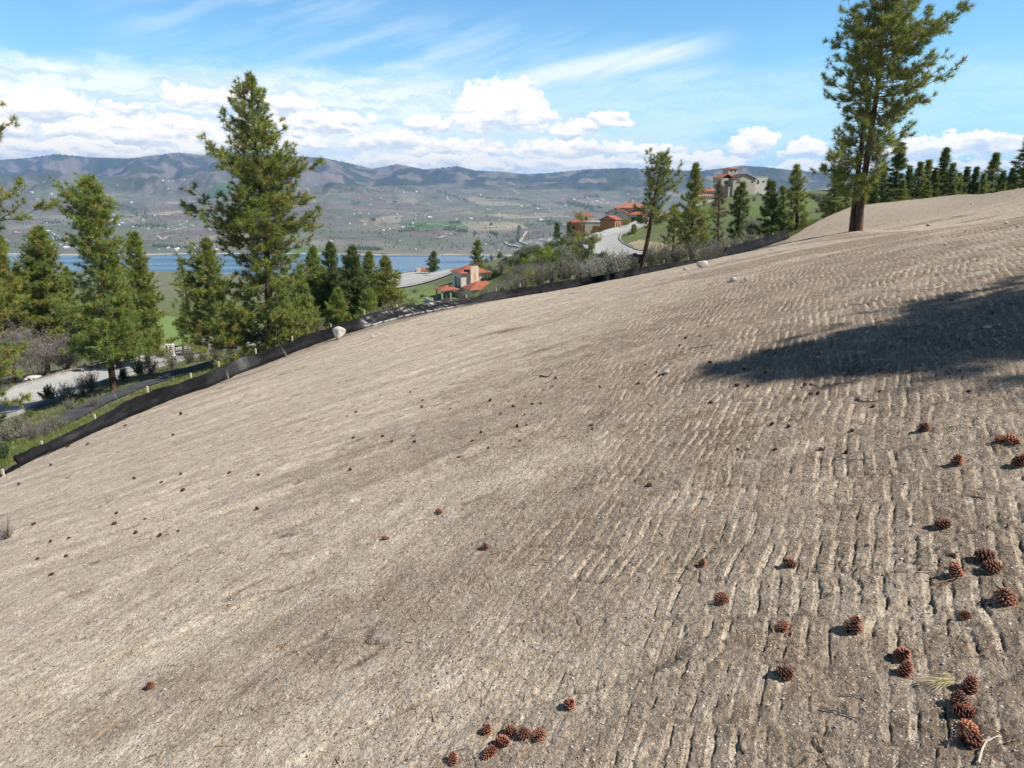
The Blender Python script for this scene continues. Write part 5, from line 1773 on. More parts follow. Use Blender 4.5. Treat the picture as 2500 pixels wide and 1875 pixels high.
# ------------------------------------------------------------------ pine cones
def cone_mesh(seed, op, dark=1.0):
    g = np.random.default_rng(seed)
    n = 72
    i = np.arange(n)
    t = (i + 0.5) / n
    L = 0.088
    ang = i * 2.39996 + g.normal(0, 0.08, n)
    prof = np.sin(pi * np.clip(0.20 + 0.76 * t, 0, 1)) ** 0.8
    core = 0.004 + 0.009 * prof
    out = (0.016 + 0.014 * op) * prof * g.uniform(0.85, 1.12, n) + 0.004
    zc = -L / 2 + L * t
    dr = np.stack([np.cos(ang), np.sin(ang), np.zeros(n)], 1)
    tg = np.stack([-np.sin(ang), np.cos(ang), np.zeros(n)], 1)
    up = np.array([0, 0, 1.0])
    tilt = lerp(1.5, 0.5, op) * (0.3 + 1.2 * t) + g.normal(0, 0.1, n)
    base = dr * core[:, None] * 0.6 + up * zc[:, None]
    tip = dr * (core + out)[:, None] + up * (zc + 0.012 * tilt)[:, None]
    w = (0.005 + 0.0065 * prof) * g.uniform(0.85, 1.15, n)
    th = 0.0016
    nrm = up * 1.0 - dr * 0.25
    V = np.stack([base - tg * w[:, None] * 0.45, base + tg * w[:, None] * 0.45, tip + tg * w[:, None] * 0.9 + nrm * th, tip - tg * w[:, None] * 0.9 + nrm * th,
                  tip + tg * w[:, None] * 0.8 - nrm * th, tip - tg * w[:, None] * 0.8 - nrm * th, tip + dr * 0.004 + nrm * 0.0006 + up * 0.002], 1)
    f = np.array([[0, 1, 2], [0, 2, 3], [1, 0, 5], [1, 5, 4], [3, 2, 6], [5, 6, 4], [2, 4, 6], [3, 6, 5], [1, 4, 2], [0, 3, 5]])
    Fc = (f[None] + (i * 7)[:, None, None]).reshape(-1, 3)
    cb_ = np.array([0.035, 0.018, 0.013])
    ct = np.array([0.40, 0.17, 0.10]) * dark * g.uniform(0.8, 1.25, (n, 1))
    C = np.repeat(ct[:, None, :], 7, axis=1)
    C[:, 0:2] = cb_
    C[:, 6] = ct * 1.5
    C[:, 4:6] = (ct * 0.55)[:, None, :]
    V = V.reshape(-1, 3)
    # core body
    a = np.linspace(0, 2 * pi, 9)[:-1]
    tz = np.linspace(0.0, 1.0, 7)
    pr = np.sin(pi * np.clip(0.20 + 0.76 * tz, 0, 1)) ** 0.8 * np.array([0.05, 1, 1, 1, 1, 1, 0.05]) - np.array([0.4, 0, 0, 0, 0, 0, 0.4])
    ring = np.stack([np.outer(0.005 + 0.010 * pr, np.cos(a)), np.outer(0.005 + 0.010 * pr, np.sin(a)), np.repeat((-L / 2 + L * tz)[:, None], 8, 1)], -1).reshape(-1, 3)
    q = []
    for r_ in range(6):
        for c_ in range(8):
            A, B, C_, D_ = r_ * 8 + c_, r_ * 8 + (c_ + 1) % 8, (r_ + 1) * 8 + (c_ + 1) % 8, (r_ + 1) * 8 + c_
            q += [[A, B, C_], [A, C_, D_]]
    Fc = np.concatenate([Fc, np.array(q) + len(V)])
    V = np.concatenate([V, ring])
    C = np.concatenate([C.reshape(-1, 3), np.tile(cb_, (56, 1))])
    return V, Fc, C


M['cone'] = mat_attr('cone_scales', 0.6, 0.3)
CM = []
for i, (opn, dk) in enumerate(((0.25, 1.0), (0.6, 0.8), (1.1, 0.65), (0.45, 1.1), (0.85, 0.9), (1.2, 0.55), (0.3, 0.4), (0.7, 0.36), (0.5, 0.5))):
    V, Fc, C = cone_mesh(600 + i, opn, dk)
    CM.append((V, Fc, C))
CO = {}
# (u, v, size in metres, where it is)
A_ = lambda X, Y: ((1700 + X / 2.765) * .4096, (650 + Y / 2.765) * .4096)
B_ = lambda X, Y: ((800 + X / 2.766) * .4096, (900 + Y / 2.766) * .4096)
D_ = lambda X, Y: (X / 2.2886 * .4096, (1150 + Y / 2.2886) * .4096)
E_ = lambda X, Y: ((1900 + X / 2.885) * .4096, (1300 + Y / 2.885) * .4096)
G_ = lambda X, Y: ((1000 + X / 4.424) * .4096, (1600 + Y / 4.424) * .4096)
H_f = lambda X, Y: (X / 3.686 * .4096, (700 + Y / 3.686) * .4096)
I_ = lambda X, Y: ((1500 + X / 2.212) * .4096, (600 + Y / 2.212) * .4096)
J_ = lambda X, Y: ((1500 + X / 2.212) * .4096, (1000 + Y / 2.212) * .4096)
big = [(E_(1350, 1120), 17, 'topmost cone of the column of five near the lower right corner'), (E_(1285, 1215), 15, 'second cone from the top in the column near the lower right corner'), (E_(1305, 1300), 15, 'middle cone of the column of five near the lower right corner'),
       (E_(1345, 1405), 16, 'fourth cone from the top in the column near the lower right corner'), (E_(1360, 1500), 17, 'lowest cone of the column of five near the lower right corner'),
       (E_(872, 895), 15, 'upper cone of the touching pair left of the column of five'), (E_(895, 1000), 15, 'lower cone of the touching pair left of the column of five'),
       (E_(45, 1020), 15, 'dark open cone lying alone left of the touching pair'), (E_(530, 690), 17, 'upright oval cone with a clear dark shadow on its left'), (E_(35, 680), 13, 'round cone left of the upright oval cone'),
       (E_(1600, 500), 17, 'ragged reddish cone close to the right edge'), (E_(1325, 605), 9, 'small dark cone below and left of the ragged reddish cone'), (E_(1260, 310), 14, 'pale rimmed cone left of the dark pair'),
       (E_(1455, 200), 15, 'dark spread cone, upper one of the pair by the right edge'), (E_(1505, 270), 14, 'lower cone of the dark pair by the right edge'), (E_(1250, 265), 11, 'cone tucked behind the pale rimmed cone'), (E_(1235, 180), 6, 'very small dark cone fragment left of the dark pair'),
       (E_(90, 240), 12, 'dark neat cone lying in a pale groove right of centre'), (J_(475, 845), 10, 'small cone left of the dark neat cone'), (J_(580, 1045), 13, 'dark closed cone above and left of the round cone'),
       (J_(1770, 635), 13, 'cone alone between the upper pairs and the dark pair'), (J_(2145, 175), 15, 'double looking open cone at the right edge'), (J_(2090, 172), 8, 'small cone touching the double looking open cone'), (J_(2190, 300), 13, 'cone cut by the right edge of the photo'), (J_(1850, 298), 14, 'dark cone on a white pebble near the right edge'),
       (J_(1675, 112), 10, 'dark small cone upper right, above the cone with the white pebble'), (G_(1725, 570), 12.5, 'single reddish cone above the bottom cluster of seven'), (G_(830, 850), 12, 'upper left cone of the cluster at the bottom edge'),
       (G_(1095, 850), 11, 'upper middle cone of the cluster at the bottom edge'), (G_(1000, 965), 13, 'central orange brown cone of the cluster at the bottom edge'), (G_(870, 1070), 14, 'lowest upright cone of the cluster at the bottom edge'),
       (G_(1235, 890), 12, 'second cone from the right in the cluster at the bottom edge'), (G_(1400, 900), 13, 'rightmost cone of the cluster at the bottom edge'), (G_(470, 1165), 12, 'cone lying apart on the left of the bottom cluster'),
       (D_(838, 1215), 8, 'single small cone far to the lower left'), (B_(751, 975), 7.5, 'dark cone near the centre of the slope'), (B_(393, 1155), 7.5, 'reddish cone left of centre on the slope'), (B_(1060, 1220), 8.5, 'dark cone just right of centre on the slope')]
small = [A_(275, 810), A_(350, 815), A_(415, 758), A_(465, 724), A_(100, 925), A_(735, 806), A_(775, 868), A_(820, 866), A_(1243, 847), A_(1195, 952), A_(1840, 850), A_(510, 1072), A_(625, 1088), A_(1055, 1116), A_(283, 1240), A_(535, 1243),
         A_(845, 1243), A_(1015, 1266), A_(1725, 236), A_(2000, 324), A_(45, 588), A_(320, 700), A_(780, 808), B_(193, 296), B_(640, 217), B_(636, 262), B_(828, 274), B_(1097, 220), B_(1540, 70), B_(1520, 121), B_(1838, 128), B_(1253, 259), B_(1385, 242), B_(1437, 239), B_(1168, 308), B_(1331, 315),
         B_(1280, 396), B_(1341, 386), B_(1038, 433), B_(979, 492), B_(1300, 491), B_(1782, 386), B_(1786, 413), B_(370, 461), B_(432, 497), B_(586, 499), B_(173, 472), B_(889, 601), B_(150, 690), B_(1085, 540), B_(555, 162),
         D_(105, 77), D_(185, 302), D_(208, 495), D_(368, 480), D_(382, 379), D_(281, 399), D_(650, 240), D_(638, 300), D_(810, 271), D_(757, 349), D_(891, 366), D_(993, 338), D_(1436, 217), D_(1444, 27), D_(1280, 14), D_(1010, 22), D_(750, 46), D_(902, 65), D_(1020, 113), D_(288, 583),
         H_f(457, 1613), H_f(610, 1443), H_f(786, 1423), H_f(1130, 1250), H_f(1555, 1338), H_f(1628, 1153), I_(168, 646), I_(130, 748), I_(228, 688), I_(243, 706), I_(352, 543), I_(465, 490), I_(508, 440), I_(385, 501), I_(518, 633), I_(1105, 590), J_(190, 414)]


def place_cone(u, v, px, label, group, i):
    x, y, z = hit(u, v, 2.3, 45, 2200)
    dist = math.sqrt(x * x + y * y + z * z)
    s = px * 0.86 * dist / F / 0.088
    s = min(max(s, 0.4), 1.25)
    k = (i * 5) % 6 if i < 100 else 6 + i % 3
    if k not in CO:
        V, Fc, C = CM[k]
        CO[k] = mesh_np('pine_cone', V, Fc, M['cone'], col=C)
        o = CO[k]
    else:
        o = CO[k].copy()
        COL.objects.link(o)
    g = random.Random(i * 7 + 1)
    if g.random() < 0.35: o.rotation_euler = (g.uniform(-0.5, 0.5), g.uniform(-0.5, 0.5), g.uniform(0, 6.28))
    else: o.rotation_euler = (radians(90) + g.uniform(-0.35, 0.35), g.uniform(-0.3, 0.3), g.uniform(0, 6.28))
    o.location = (x, y + 0.01, z + (0.021 if i % 3 else 0.010) * s)
    o.scale = (s, s, s)
    tag(o, label, 'pine cone', group)
    return o


for i, ((u, v), px, lab) in enumerate(big):
    place_cone(u, v, px, lab, 'pine cones lying on the soil', i)
for i, (u, v) in enumerate(small):
    sz = (3.6 + 4.2 * max(0, (v - 330) / 200) * (1 if u > 640 else 0.25)) * random.uniform(0.6, 0.95)
    AUTO.append((place_cone(u, v, sz, 'x', 'pine cones lying on the soil', i + 100), 'small pine cone', u, v, 'soil'))

# ------------------------------------------------------------------ litter: pebbles, needles (uncountable)
g = np.random.default_rng(91)
n = 24000
r = 2.2 + 11 * g.random(n) ** 1.25
ph_ = np.radians(g.uniform(-48, 48, n))
x, y = r * np.sin(ph_), r * np.cos(ph_)
zg = ground_z(x, y)
oct_ = np.array([(1, 0, 0), (0, 1, 0), (-1, 0, 0), (0, -1, 0), (0, 0, 0.8), (0, 0, -0.8)], float)
of = np.array([(0, 1, 4), (1, 2, 4), (2, 3, 4), (3, 0, 4), (1, 0, 5), (2, 1, 5), (3, 2, 5), (0, 3, 5)])
sz = (0.0016 + 0.006 * g.random(n) ** 6) * (0.9 + r / 9)
R3 = oct_[None] * (1 + g.uniform(-0.5, 0.5, (n, 6, 3)))
an = g.uniform(0, 6.28, n)
ca, sa = np.cos(an)[:, None], np.sin(an)[:, None]
Vx = np.stack([R3[..., 0] * ca - R3[..., 1] * sa, R3[..., 0] * sa + R3[..., 1] * ca, R3[..., 2] * 0.5], -1) * sz[:, None, None]
Vx += np.stack([x, y, zg + sz * 0.4], 1)[:, None]
tone = g.random((n, 1))
pc = np.where(tone < 0.4, np.array([[0.66, 0.60, 0.50]]), np.where(tone < 0.8, np.array([[0.42, 0.35, 0.27]]), np.array([[0.20, 0.155, 0.115]])))
M['peb'] = mat_attr('pebble_stone', 0.85, 0.2)
tag(mesh_np('gravel', Vx.reshape(-1, 3), (of[None] + (np.arange(n) * 6)[:, None, None]).reshape(-1, 3), M['peb'], col=np.repeat(pc, 6, axis=0)), 'fine pale chips of gravel strewn over the soil', 'gravel', kind='stuff')
n = 9000
r = 2.2 + 15 * g.random(n) ** 1.15
ph_ = np.radians(g.uniform(-46, 48, n) + 6)
x, y = r * np.sin(ph_), r * np.cos(ph_)
kk = g.integers(0, 900, n)
cx = g.uniform(-5, 10, 900)
cy = g.uniform(2, 15, 900)
cl_ = g.random(n) < 0.5
x = np.where(cl_, cx[kk] + g.normal(0, 0.05, n), x)
y = np.where(cl_, cy[kk] + g.normal(0, 0.05, n), y)
zg = ground_z(x, y) + 0.006
a = g.uniform(0, 6.28, n)
Dn = np.stack([np.cos(a), np.sin(a), 0.23 * np.cos(a) + g.normal(0, 0.06, n)], 1)
Dn /= np.linalg.norm(Dn, axis=1)[:, None]
tone = g.random((n, 1))
nc_ = np.where(tone < 0.5, np.array([[0.34, 0.20, 0.10]]), np.where(tone < 0.8, np.array([[0.45, 0.36, 0.24]]), np.array([[0.16, 0.12, 0.09]])))
P = np.stack([x, y, zg], 1)
V, Fc, C = spikes(P, Dn, g.uniform(0.06, 0.19, n), np.full(n, 0.0028) * (0.8 + r / 6), nc_, g)
tag(mesh_np('fallen_needles', V, Fc, M['peb'], col=C), 'dry fallen pine needles and bits of straw on the soil', 'needles', kind='stuff')


# sticks and dry tufts
def stick(pts_, r_, label, mat='barkg', lift=0.012):
    P = []
    for (u, v) in pts_:
        x, y, z = hit(u, v, 2.3, 75, 1500)
        P.append((x, y, z + lift))
    P = smooth_path(P, 12) if len(P) > 2 else np.array(P)
    P[:, 2] += 0.004 * np.sin(np.arange(len(P)) * 2.1)
    V, Fc = tube_arrays([(P, np.linspace(r_, r_ * 0.5, len(P)))], 5)
    tag(mesh_np('stick', V, Fc, M[mat], smooth=True), label, 'stick', 'dry sticks on the soil')


stick([(978, 765), (983, 748), (990, 741), (1001, 738)], 0.006, 'pale curved stick at the lower right corner', 'stake')
stick([(842, 696), (856, 697), (869, 702)], 0.004, 'thin grey twig left of the straw tuft')
stick([(821, 710), (842, 715), (860, 722)], 0.005, 'long thin twig below the straw tuft')
stick([(858, 398), (862, 402), (881, 402)], 0.008, 'bent pale twig below the big shadow')
stick([(971, 497), (985, 500)], 0.007, 'short grey stick near the right edge')
stick([(836, 458), (850, 461), (872, 459)], 0.006, 'thin twig above the row of four cones')
stick([(860, 522), (868, 519)], 0.005, 'short grey twig in the ridged soil right of centre')
stick([(648, 544), (662, 546)], 0.004, 'tiny grey twig in the middle of the ridged soil')
stick([(934, 289), (943, 286), (951, 284)], 0.010, 'pale branch piece above the big shadow', 'stake')
stick([(951, 217.5), (957, 216.6), (963, 216.4)], 0.014, 'small dark branch on the upper slope right of the double trunked pine', 'barkd')
stick([(690, 349), (712, 346)], 0.008, 'dark twig just left of the big shadow', 'barkd')
stick([(540, 376), (548, 377), (553, 372)], 0.012, 'reddish dry twig on the pale scraped soil', 'barkd')
stick([(838, 234), (850, 231.5), (857, 229.5)], 0.03, 'dark root running from the foot of the double trunked pine', 'barkd')


def tuft(u, v, n, L, spread, d, label, col, w=0.004, name='dry_grass_tuft', cat='dry grass'):
    g = np.random.default_rng(int(u * 3))
    x, y, z = hit(u, v, 2.3, 70, 1500)
    P = np.zeros((n, 3)) + g.normal(0, 0.02, (n, 3)) * (1, 1, 0.1)
    D = rnd_dirs(n, np.array([d]), spread, g)
    D[:, 2] = np.abs(D[:, 2])
    V, Fc, C = spikes(P, D, g.uniform(0.5, 1.1, n) * L, np.full(n, w), np.array(col) * g.uniform(0.7, 1.2, (n, 1)), g)
    o = tag(mesh_np(name, V, Fc, M['leaf'], col=C), label, cat)
    o.location = (x, y, z)
    return o


tuft(950, 679, 70, 0.22, 0.35, (-1.0, -0.35, 0.05), 'tuft of pale yellow straw lying flat near the lower right', (0.62, 0.55, 0.33))
tuft(8, 538, 60, 0.55, 0.5, (-0.1, 0.1, 0.75), 'small dry grey bush of bare twigs at the left edge of the soil', (0.22, 0.18, 0.15), 0.010, 'dry_bush', 'bush')
tuft(948, 430, 22, 0.06, 0.8, (0, 0, 1), 'tiny green weed sprouting in the ridged soil', (0.13, 0.22, 0.06), 0.004, 'weed', 'weed')
for (u, v, lab) in [(118, 399, 'upright dry stem at the fence, left of two'), (197, 391, 'thin dry stem standing in front of the black fence'), (206, 387, 'second thin dry stem in front of the black fence'), (228, 381, 'forked dry stem lying by the black fence'), (352, 379, 'x'), (287, 357, 'pale dry sticks at the fence below the tall ragged pine')]:
    if lab == 'x': continue
    tuft(u, v, 3, 0.6, 0.25, (-0.25, 0, 1), lab, (0.45, 0.40, 0.33), 0.028, 'dry_twigs', 'twigs')

# ------------------------------------------------------------------ stone pillars and rail fence on the left road
PX = MB()
g_ = random.Random(3)


def pillar(u, v, y, hpx, label):
    p = pt(u, v, y)
    z0 = max(gz(p[0], p[1]), p[2])
    h = hpx * y / F
    w = 0.42
    root = tag(empty('stone_pillar', (p[0], p[1], z0), 0.3), label, 'pillar', 'stone pillars along the rail fence')
    Vs, Fs, b_ = [], [], 0
    z = -0.5
    row = 0
    while z < h - 0.12:
        rh = g_.uniform(0.13, 0.2)
        a = -w
        for side in range(4):
            a = -w
            while a < w - 0.05:
                sw = min(g_.uniform(0.18, 0.36), w - a + 0.05)
                V, Fc = rock_mesh(g_.randrange(40), 1, 1.0)
                V = V * (sw * 0.55, 0.15, rh * 0.56)
                V = V + (a + sw / 2, -w + 0.06 + g_.uniform(-0.03, 0.02), z + rh / 2)
                c_, s_ = cos(side * pi / 2), sin(side * pi / 2)
                V = np.stack([V[:, 0] * c_ - V[:, 1] * s_, V[:, 0] * s_ + V[:, 1] * c_, V[:, 2]], 1)
                Vs.append(V)
                Fs.append(Fc + b_)
                b_ += len(V)
                a += sw
        z += rh * 0.93
    mesh_np('stonework', np.concatenate(Vs), np.concatenate(Fs), M['rock'], root)
    V, Fc = rock_mesh(7, 2, 1.0)
    mesh_np('cap', V * (w * 1.25, w * 1.25, 0.10) + (0, 0, h - 0.03), Fc, M['rock'], root)
    return p, h


pillar(36, 398, 47.0, 15.5, 'rough pale stone pillar beside the road at the far left')
pillar(171, 367, 59, 14, 'pale stone pillar further along the rail fence, left of the tall ragged pine')
pillar(284, 350, 44, 15, 'stone pillar peeking out right of the foot of the tall ragged pine')
M['rail'] = mat_noise('weathered_rail', (0.12, 0.095, 0.07), (0.24, 0.20, 0.16), 5, 0.9, 0.1)
rf = tag(empty('rail_fence', (0, 0, 0)), 'weathered two rail wooden fence along the far side of the left road', 'fence')
rp = P2((-60, 424, 39), (0, 407, 43.5), (36, 398, 46.3), (75, 388, 48.5), (111, 379, 52), (140, 373, 55), (171, 367, 59), (205, 359, 70), (235, 352, 84))
RP_ = smooth_path(rp, 34)[:, :2]
RZ = ground_z(RP_[:, 0], RP_[:, 1])
for i in range(0, 33, 2):
    mb = MB()
    x, y = RP_[i]
    mb.box(x - 0.07, x + 0.07, y - 0.07, y + 0.07, RZ[i] - 0.2, RZ[i] + 1.05)
    mb.build('post', M['rail'], rf)
for hh in (0.45, 0.88):
    for i in range(0, 32, 2):
        P = np.array([[RP_[i, 0], RP_[i, 1], RZ[i] + hh], [RP_[i + 2, 0], RP_[i + 2, 1], RZ[i + 2] + hh]])
        V, Fc = tube_arrays([(P, [0.065, 0.055])], 6)
        mesh_np('rail', V, Fc, M['rail'], rf)
# ------------------------------------------------------------------ houses
def mat_stain(name, c1, c2, rust):
    m, nt, b = mat_new(name, 0.9, 0.15)
    tc = nt.n.new('ShaderNodeTexCoord').outputs['Object']
    base = nt.mix(nt.ramp(nt.noise(tc, 0.8, 5, 0.6), 0.3, 0.7), tuple(c1) + (1,), tuple(c2) + (1,))
    if rust:
        st = nt.ramp(nt.noise(nt.vec('MULTIPLY', tc, (2.2, 2.2, 0.22)), 1.6, 4, 0.6), 0.46, 0.66)
        base = nt.mix(nt.math('MULTIPLY', st, 0.85), base, (0.48, 0.16, 0.04, 1))
    nt.l.new(base, b.inputs['Base Color'])
    return m


def mat_tiles(name, c1, c2):
    m, nt, b = mat_new(name, 0.8, 0.2)
    tc = nt.n.new('ShaderNodeTexCoord').outputs['Object']
    w = nt.n.new('ShaderNodeTexWave')
    w.inputs['Scale'].default_value = 1.3
    w.inputs['Distortion'].default_value = 1.0
    nt.l.new(tc, w.inputs['Vector'])
    f = nt.math('ADD', nt.math('MULTIPLY', nt.noise(tc, 1.3, 5, 0.65), 0.8), nt.math('MULTIPLY', w.outputs['Fac'], 0.25))
    nt.l.new(nt.mix(nt.ramp(f, 0.3, 0.75), tuple(c1) + (1,), tuple(c2) + (1,)), b.inputs['Base Color'])
    return m


M['roof'] = mat_tiles('terracotta_tiles', (0.27, 0.08, 0.05), (0.40, 0.145, 0.09))
M['roofo'] = mat_tiles('orange_tiles', (0.34, 0.125, 0.075), (0.44, 0.19, 0.12))
M['white'] = mat_stain('white_stucco', (0.56, 0.52, 0.45), (0.64, 0.60, 0.53), False)
M['chim'] = mat_stain('stained_stucco', (0.70, 0.60, 0.43), (0.74, 0.66, 0.52), True)
M['cream'] = mat_stain('cream_stucco', (0.62, 0.53, 0.38), (0.68, 0.60, 0.46), False)
M['orange'] = mat_stain('orange_stucco', (0.44, 0.19, 0.075), (0.52, 0.25, 0.11), False)
M['beige'] = mat_stain('beige_stucco', (0.37, 0.31, 0.245), (0.44, 0.375, 0.30), False)
M['pale'] = mat_stain('pale_block', (0.46, 0.43, 0.38), (0.54, 0.51, 0.46), False)
M['trim'] = mat_stain('brown_trim', (0.10, 0.06, 0.045), (0.16, 0.10, 0.075), False)
m, nt, b = mat_new('window_glass', 0.12, 0.6)
b.inputs['Base Color'].default_value = (0.03, 0.035, 0.04, 1)
M['glass'] = m


def window(parent, x, z, w, h, face_y=None, side=None, fx=None, y=None, frame='trim'):
    """window on the front face (y = face_y) or on the left side (x = fx, centred at y)"""
    if side is None:
        f = MB().box(x - w / 2, x + w / 2, face_y - 0.06, face_y + 0.02, z - h / 2, z + h / 2).build('window', M[frame], parent)
        MB().box(x - w / 2 + 0.1, x + w / 2 - 0.1, face_y - 0.085, face_y - 0.061, z - h / 2 + 0.1, z + h / 2 - 0.1).build('pane', M['glass'], f)
    else:
        sg = -1 if side == 'left' else 1
        x0, x1 = sorted((fx + sg * 0.06, fx - sg * 0.02))
        f = MB().box(x0, x1, y - w / 2, y + w / 2, z - h / 2, z + h / 2).build('window', M[frame], parent)
        x0, x1 = sorted((fx + sg * 0.085, fx + sg * 0.061))
        MB().box(x0, x1, y - w / 2 + 0.1, y + w / 2 - 0.1, z - h / 2 + 0.1, z + h / 2 - 0.1).build('pane', M['glass'], f)


def house(u, v, y, label, yaw, group=None):
    """origin at the pixel point (u,v) at depth y"""
    p = pt(u, v, y)
    return tag(empty('house', tuple(p), yaw), label, 'house', group)


px_ = lambda y: y / F      # metres per pixel
# white house: local origin = tower's front left corner at eave level (461, 273.7)
q = px_(165) * 1.0
h = house(461, 273.7, 165, 'white two storey house with red roofs and a rust stained chimney behind the fence', radians(24))
W1, D1 = 7.0, 6.2
MB().box(0, W1, 0, D1, -7.5, 0.0).build('wall', M['white'], h)
r = MB().hip(-0.5, W1 + 0.5, -0.5, D1 + 0.5, 0.0, 1.5, 0.12).build('roof', M['roof'], h)
c = MB().box(2.1, 4.1, -0.7, 0.0, -5.5, 2.0).build('chimney', M['chim'], h)
MB().box(1.95, 4.25, -0.85, 0.35, 2.0, 2.12).box(2.2, 2.35, -0.6, -0.45, 2.12, 2.5).box(3.85, 4.0, -0.6, -0.45, 2.12, 2.5).box(2.2, 4.0, -0.62, -0.3, 2.45, 2.55).build('chimney_cap', M['trim'], c)
window(h, 5.3, -1.9, 0.9, 1.1, face_y=0)
window(h, 0, -2.6, 1.3, 3.2, side='left', fx=0, y=3.6)
window(h, 0, -2.6, 0.8, 3.2, side='left', fx=0, y=1.4)
# lower front wing with its own roof
MB().gwall(0.4, 7.6, -5.5, 0.0, -7.5, -3.2, 0.0).build('wall', M['cream'], h)
MB().hip(-0.1, 8.1, -6.0, -0.05, -3.2, 1.55, 0.12).build('roof', M['roof'], h)
MB().box(7.0, 11.5, 0.6, 5.5, -7.5, -3.0).build('wall', M['cream'], h)
MB().hip(7.05, 12.1, 0.1, 6.0, -3.0, 1.4, 0.12).build('roof', M['roof'], h)
# porch on posts to the left
MB().hip(-5.2, -0.08, -0.4, 4.6, -3.7, 0.9, 0.12).build('roof', M['roof'], h)
for (a, b_) in ((-4.7, 0.1), (-4.7, 4.0), (-2.6, 0.1), (-2.6, 4.0), (-0.7, 0.1)):
    MB().box(a - 0.16, a + 0.16, b_ - 0.16, b_ + 0.16, -7.5, -3.65).build('post', M['beige'], h)
MB().box(-7.5, -0.2, -2.0, -1.7, -7.8, -5.9).build('terrace_wall', M['pale'], h)
MB().box(-7.5, -7.2, -1.7, 4.6, -7.8, -5.6).build('terrace_wall', M['pale'], h)
# small house by the lake
h = house(409, 273.6, 285, 'small white house with red roofs at the lake edge beyond the turning circle', radians(12))
q = px_(285)
MB().box(0, 3.1, 0, 4, -2.2, 0).build('wall', M['white'], h)
MB().hip(-0.3, 3.4, -0.3, 4.3, 0, 0.95, 0.12).build('roof', M['roof'], h)
MB().box(3.1, 8.6, 0.8, 5.5, -2.4, 0.9).build('wall', M['white'], h)
MB().hip(2.8, 9.0, 0.4, 5.9, 0.9, 0.9, 0.12).build('roof', M['roof'], h)
MB().box(3.0, 4.7, 0.0, 0.8, -2.2, 1.9).build('chimney', M['cream'], h)
window(h, 1.0, -1.1, 0.7, 0.7, face_y=0)
window(h, 2.2, -1.1, 0.7, 0.7, face_y=0)
window(h, 6.6, -0.2, 1.2, 0.8, face_y=0.8)
# orange complex: three houses
gq = 'orange and cream houses beside the winding road'
h = house(566.5, 222.6, 243, 'orange and cream house with two low red roofs, left of the winding road', radians(-6), gq)
MB().box(0, 6.2, 0, 6, -5.2, 0).build('wall', M['orange'], h)
MB().hip(-0.4, 7.2, -0.4, 6.4, 0, 0.85, 0.12).build('roof', M['roof'], h)
MB().box(6.2, 11.6, -0.3, 5, -4.0, 0.2).build('wall', M['cream'], h)
MB().box(6.1, 11.7, -0.4, 5.1, 0.2, 0.32).build('parapet', M['pale'], h)
MB().box(2.7, 9.0, 3.5, 9, -2, 1.9).build('wall', M['cream'], h)
MB().hip(2.3, 9.4, 3.1, 9.4, 1.9, 1.1, 0.12).build('roof', M['roof'], h)
window(h, 6.5, 1.2, 0.7, 0.8, face_y=3.5)
window(h, 5.0, 1.2, 0.7, 0.8, face_y=3.5)
window(h, 9.6, -1.5, 0.7, 0.9, face_y=-0.3)
window(h, 2.2, -1.6, 1.2, 1.2, face_y=0)
MB().box(10.6, 11.2, -0.36, -0.28, -4.0, -1.6).build('door', M['trim'], h)
h = house(600.3, 219.8, 234, 'orange gabled garage wing with red roof, middle of the orange houses', radians(-28), gq)
MB().gwall(0, 5.0, 0, 5.6, -4.2, 0, 1.1).build('wall', M['orange'], h)
MB().gable(-0.35, 5.35, -0.35, 5.9, -0.06, 1.22, 0.16).build('roof', M['roof'], h)
MB().box(-0.37, 5.37, -0.40, -0.36, -0.20, -0.04).build('trim', M['trim'], h)
window(h, 0, -1.4, 1.0, 1.6, side='right', fx=5.0, y=1.6)
window(h, 0, -1.4, 1.0, 1.6, side='right', fx=5.0, y=3.8)
MB().box(-2.5, 0.0, -0.3, -0.05, -4.2, -2.0).build('garden_wall', M['orange'], h)
MB().box(-2.5, 2.6, -1.8, -1.5, -4.6, -3.2).build('garden_wall', M['orange'], h)
h = house(605.5, 214.0, 252, 'largest house of the orange group with orange hip roof and chimney', radians(-14), gq)
MB().gwall(0, 7.4, 0, 7, -5, 0.2, 1.5).build('wall', M['pale'], h)
MB().gable(-0.4, 7.8, -0.4, 7.4, 0.14, 1.62, 0.18).build('roof', M['roof'], h)
MB().box(2.6, 13.2, 5, 14, -5, 1.9).build('wall', M['beige'], h)
r = MB().hip(1.9, 13.9, 4.3, 14.7, 1.9, 1.9, 0.12).build('roof', M['roofo'], h)
MB().box(7.2, 8.2, 8.8, 9.8, 2.6, 4.9).build('chimney', M['cream'], r)
MB().box(7.4, 14.0, 1.0, 5.0, -3.6, -0.3).build('wall', M['beige'], h)
MB().hip(7.45, 14.5, 0.5, 5.4, -0.3, 1.0, 0.12).build('roof', M['roof'], h)
window(h, 10.5, 1.0, 3.2, 0.6, face_y=5.0)
window(h, 10.0, -1.9, 2.6, 1.8, face_y=1.0)
window(h, 3.7, 0.4, 1.0, 0.5, face_y=0)
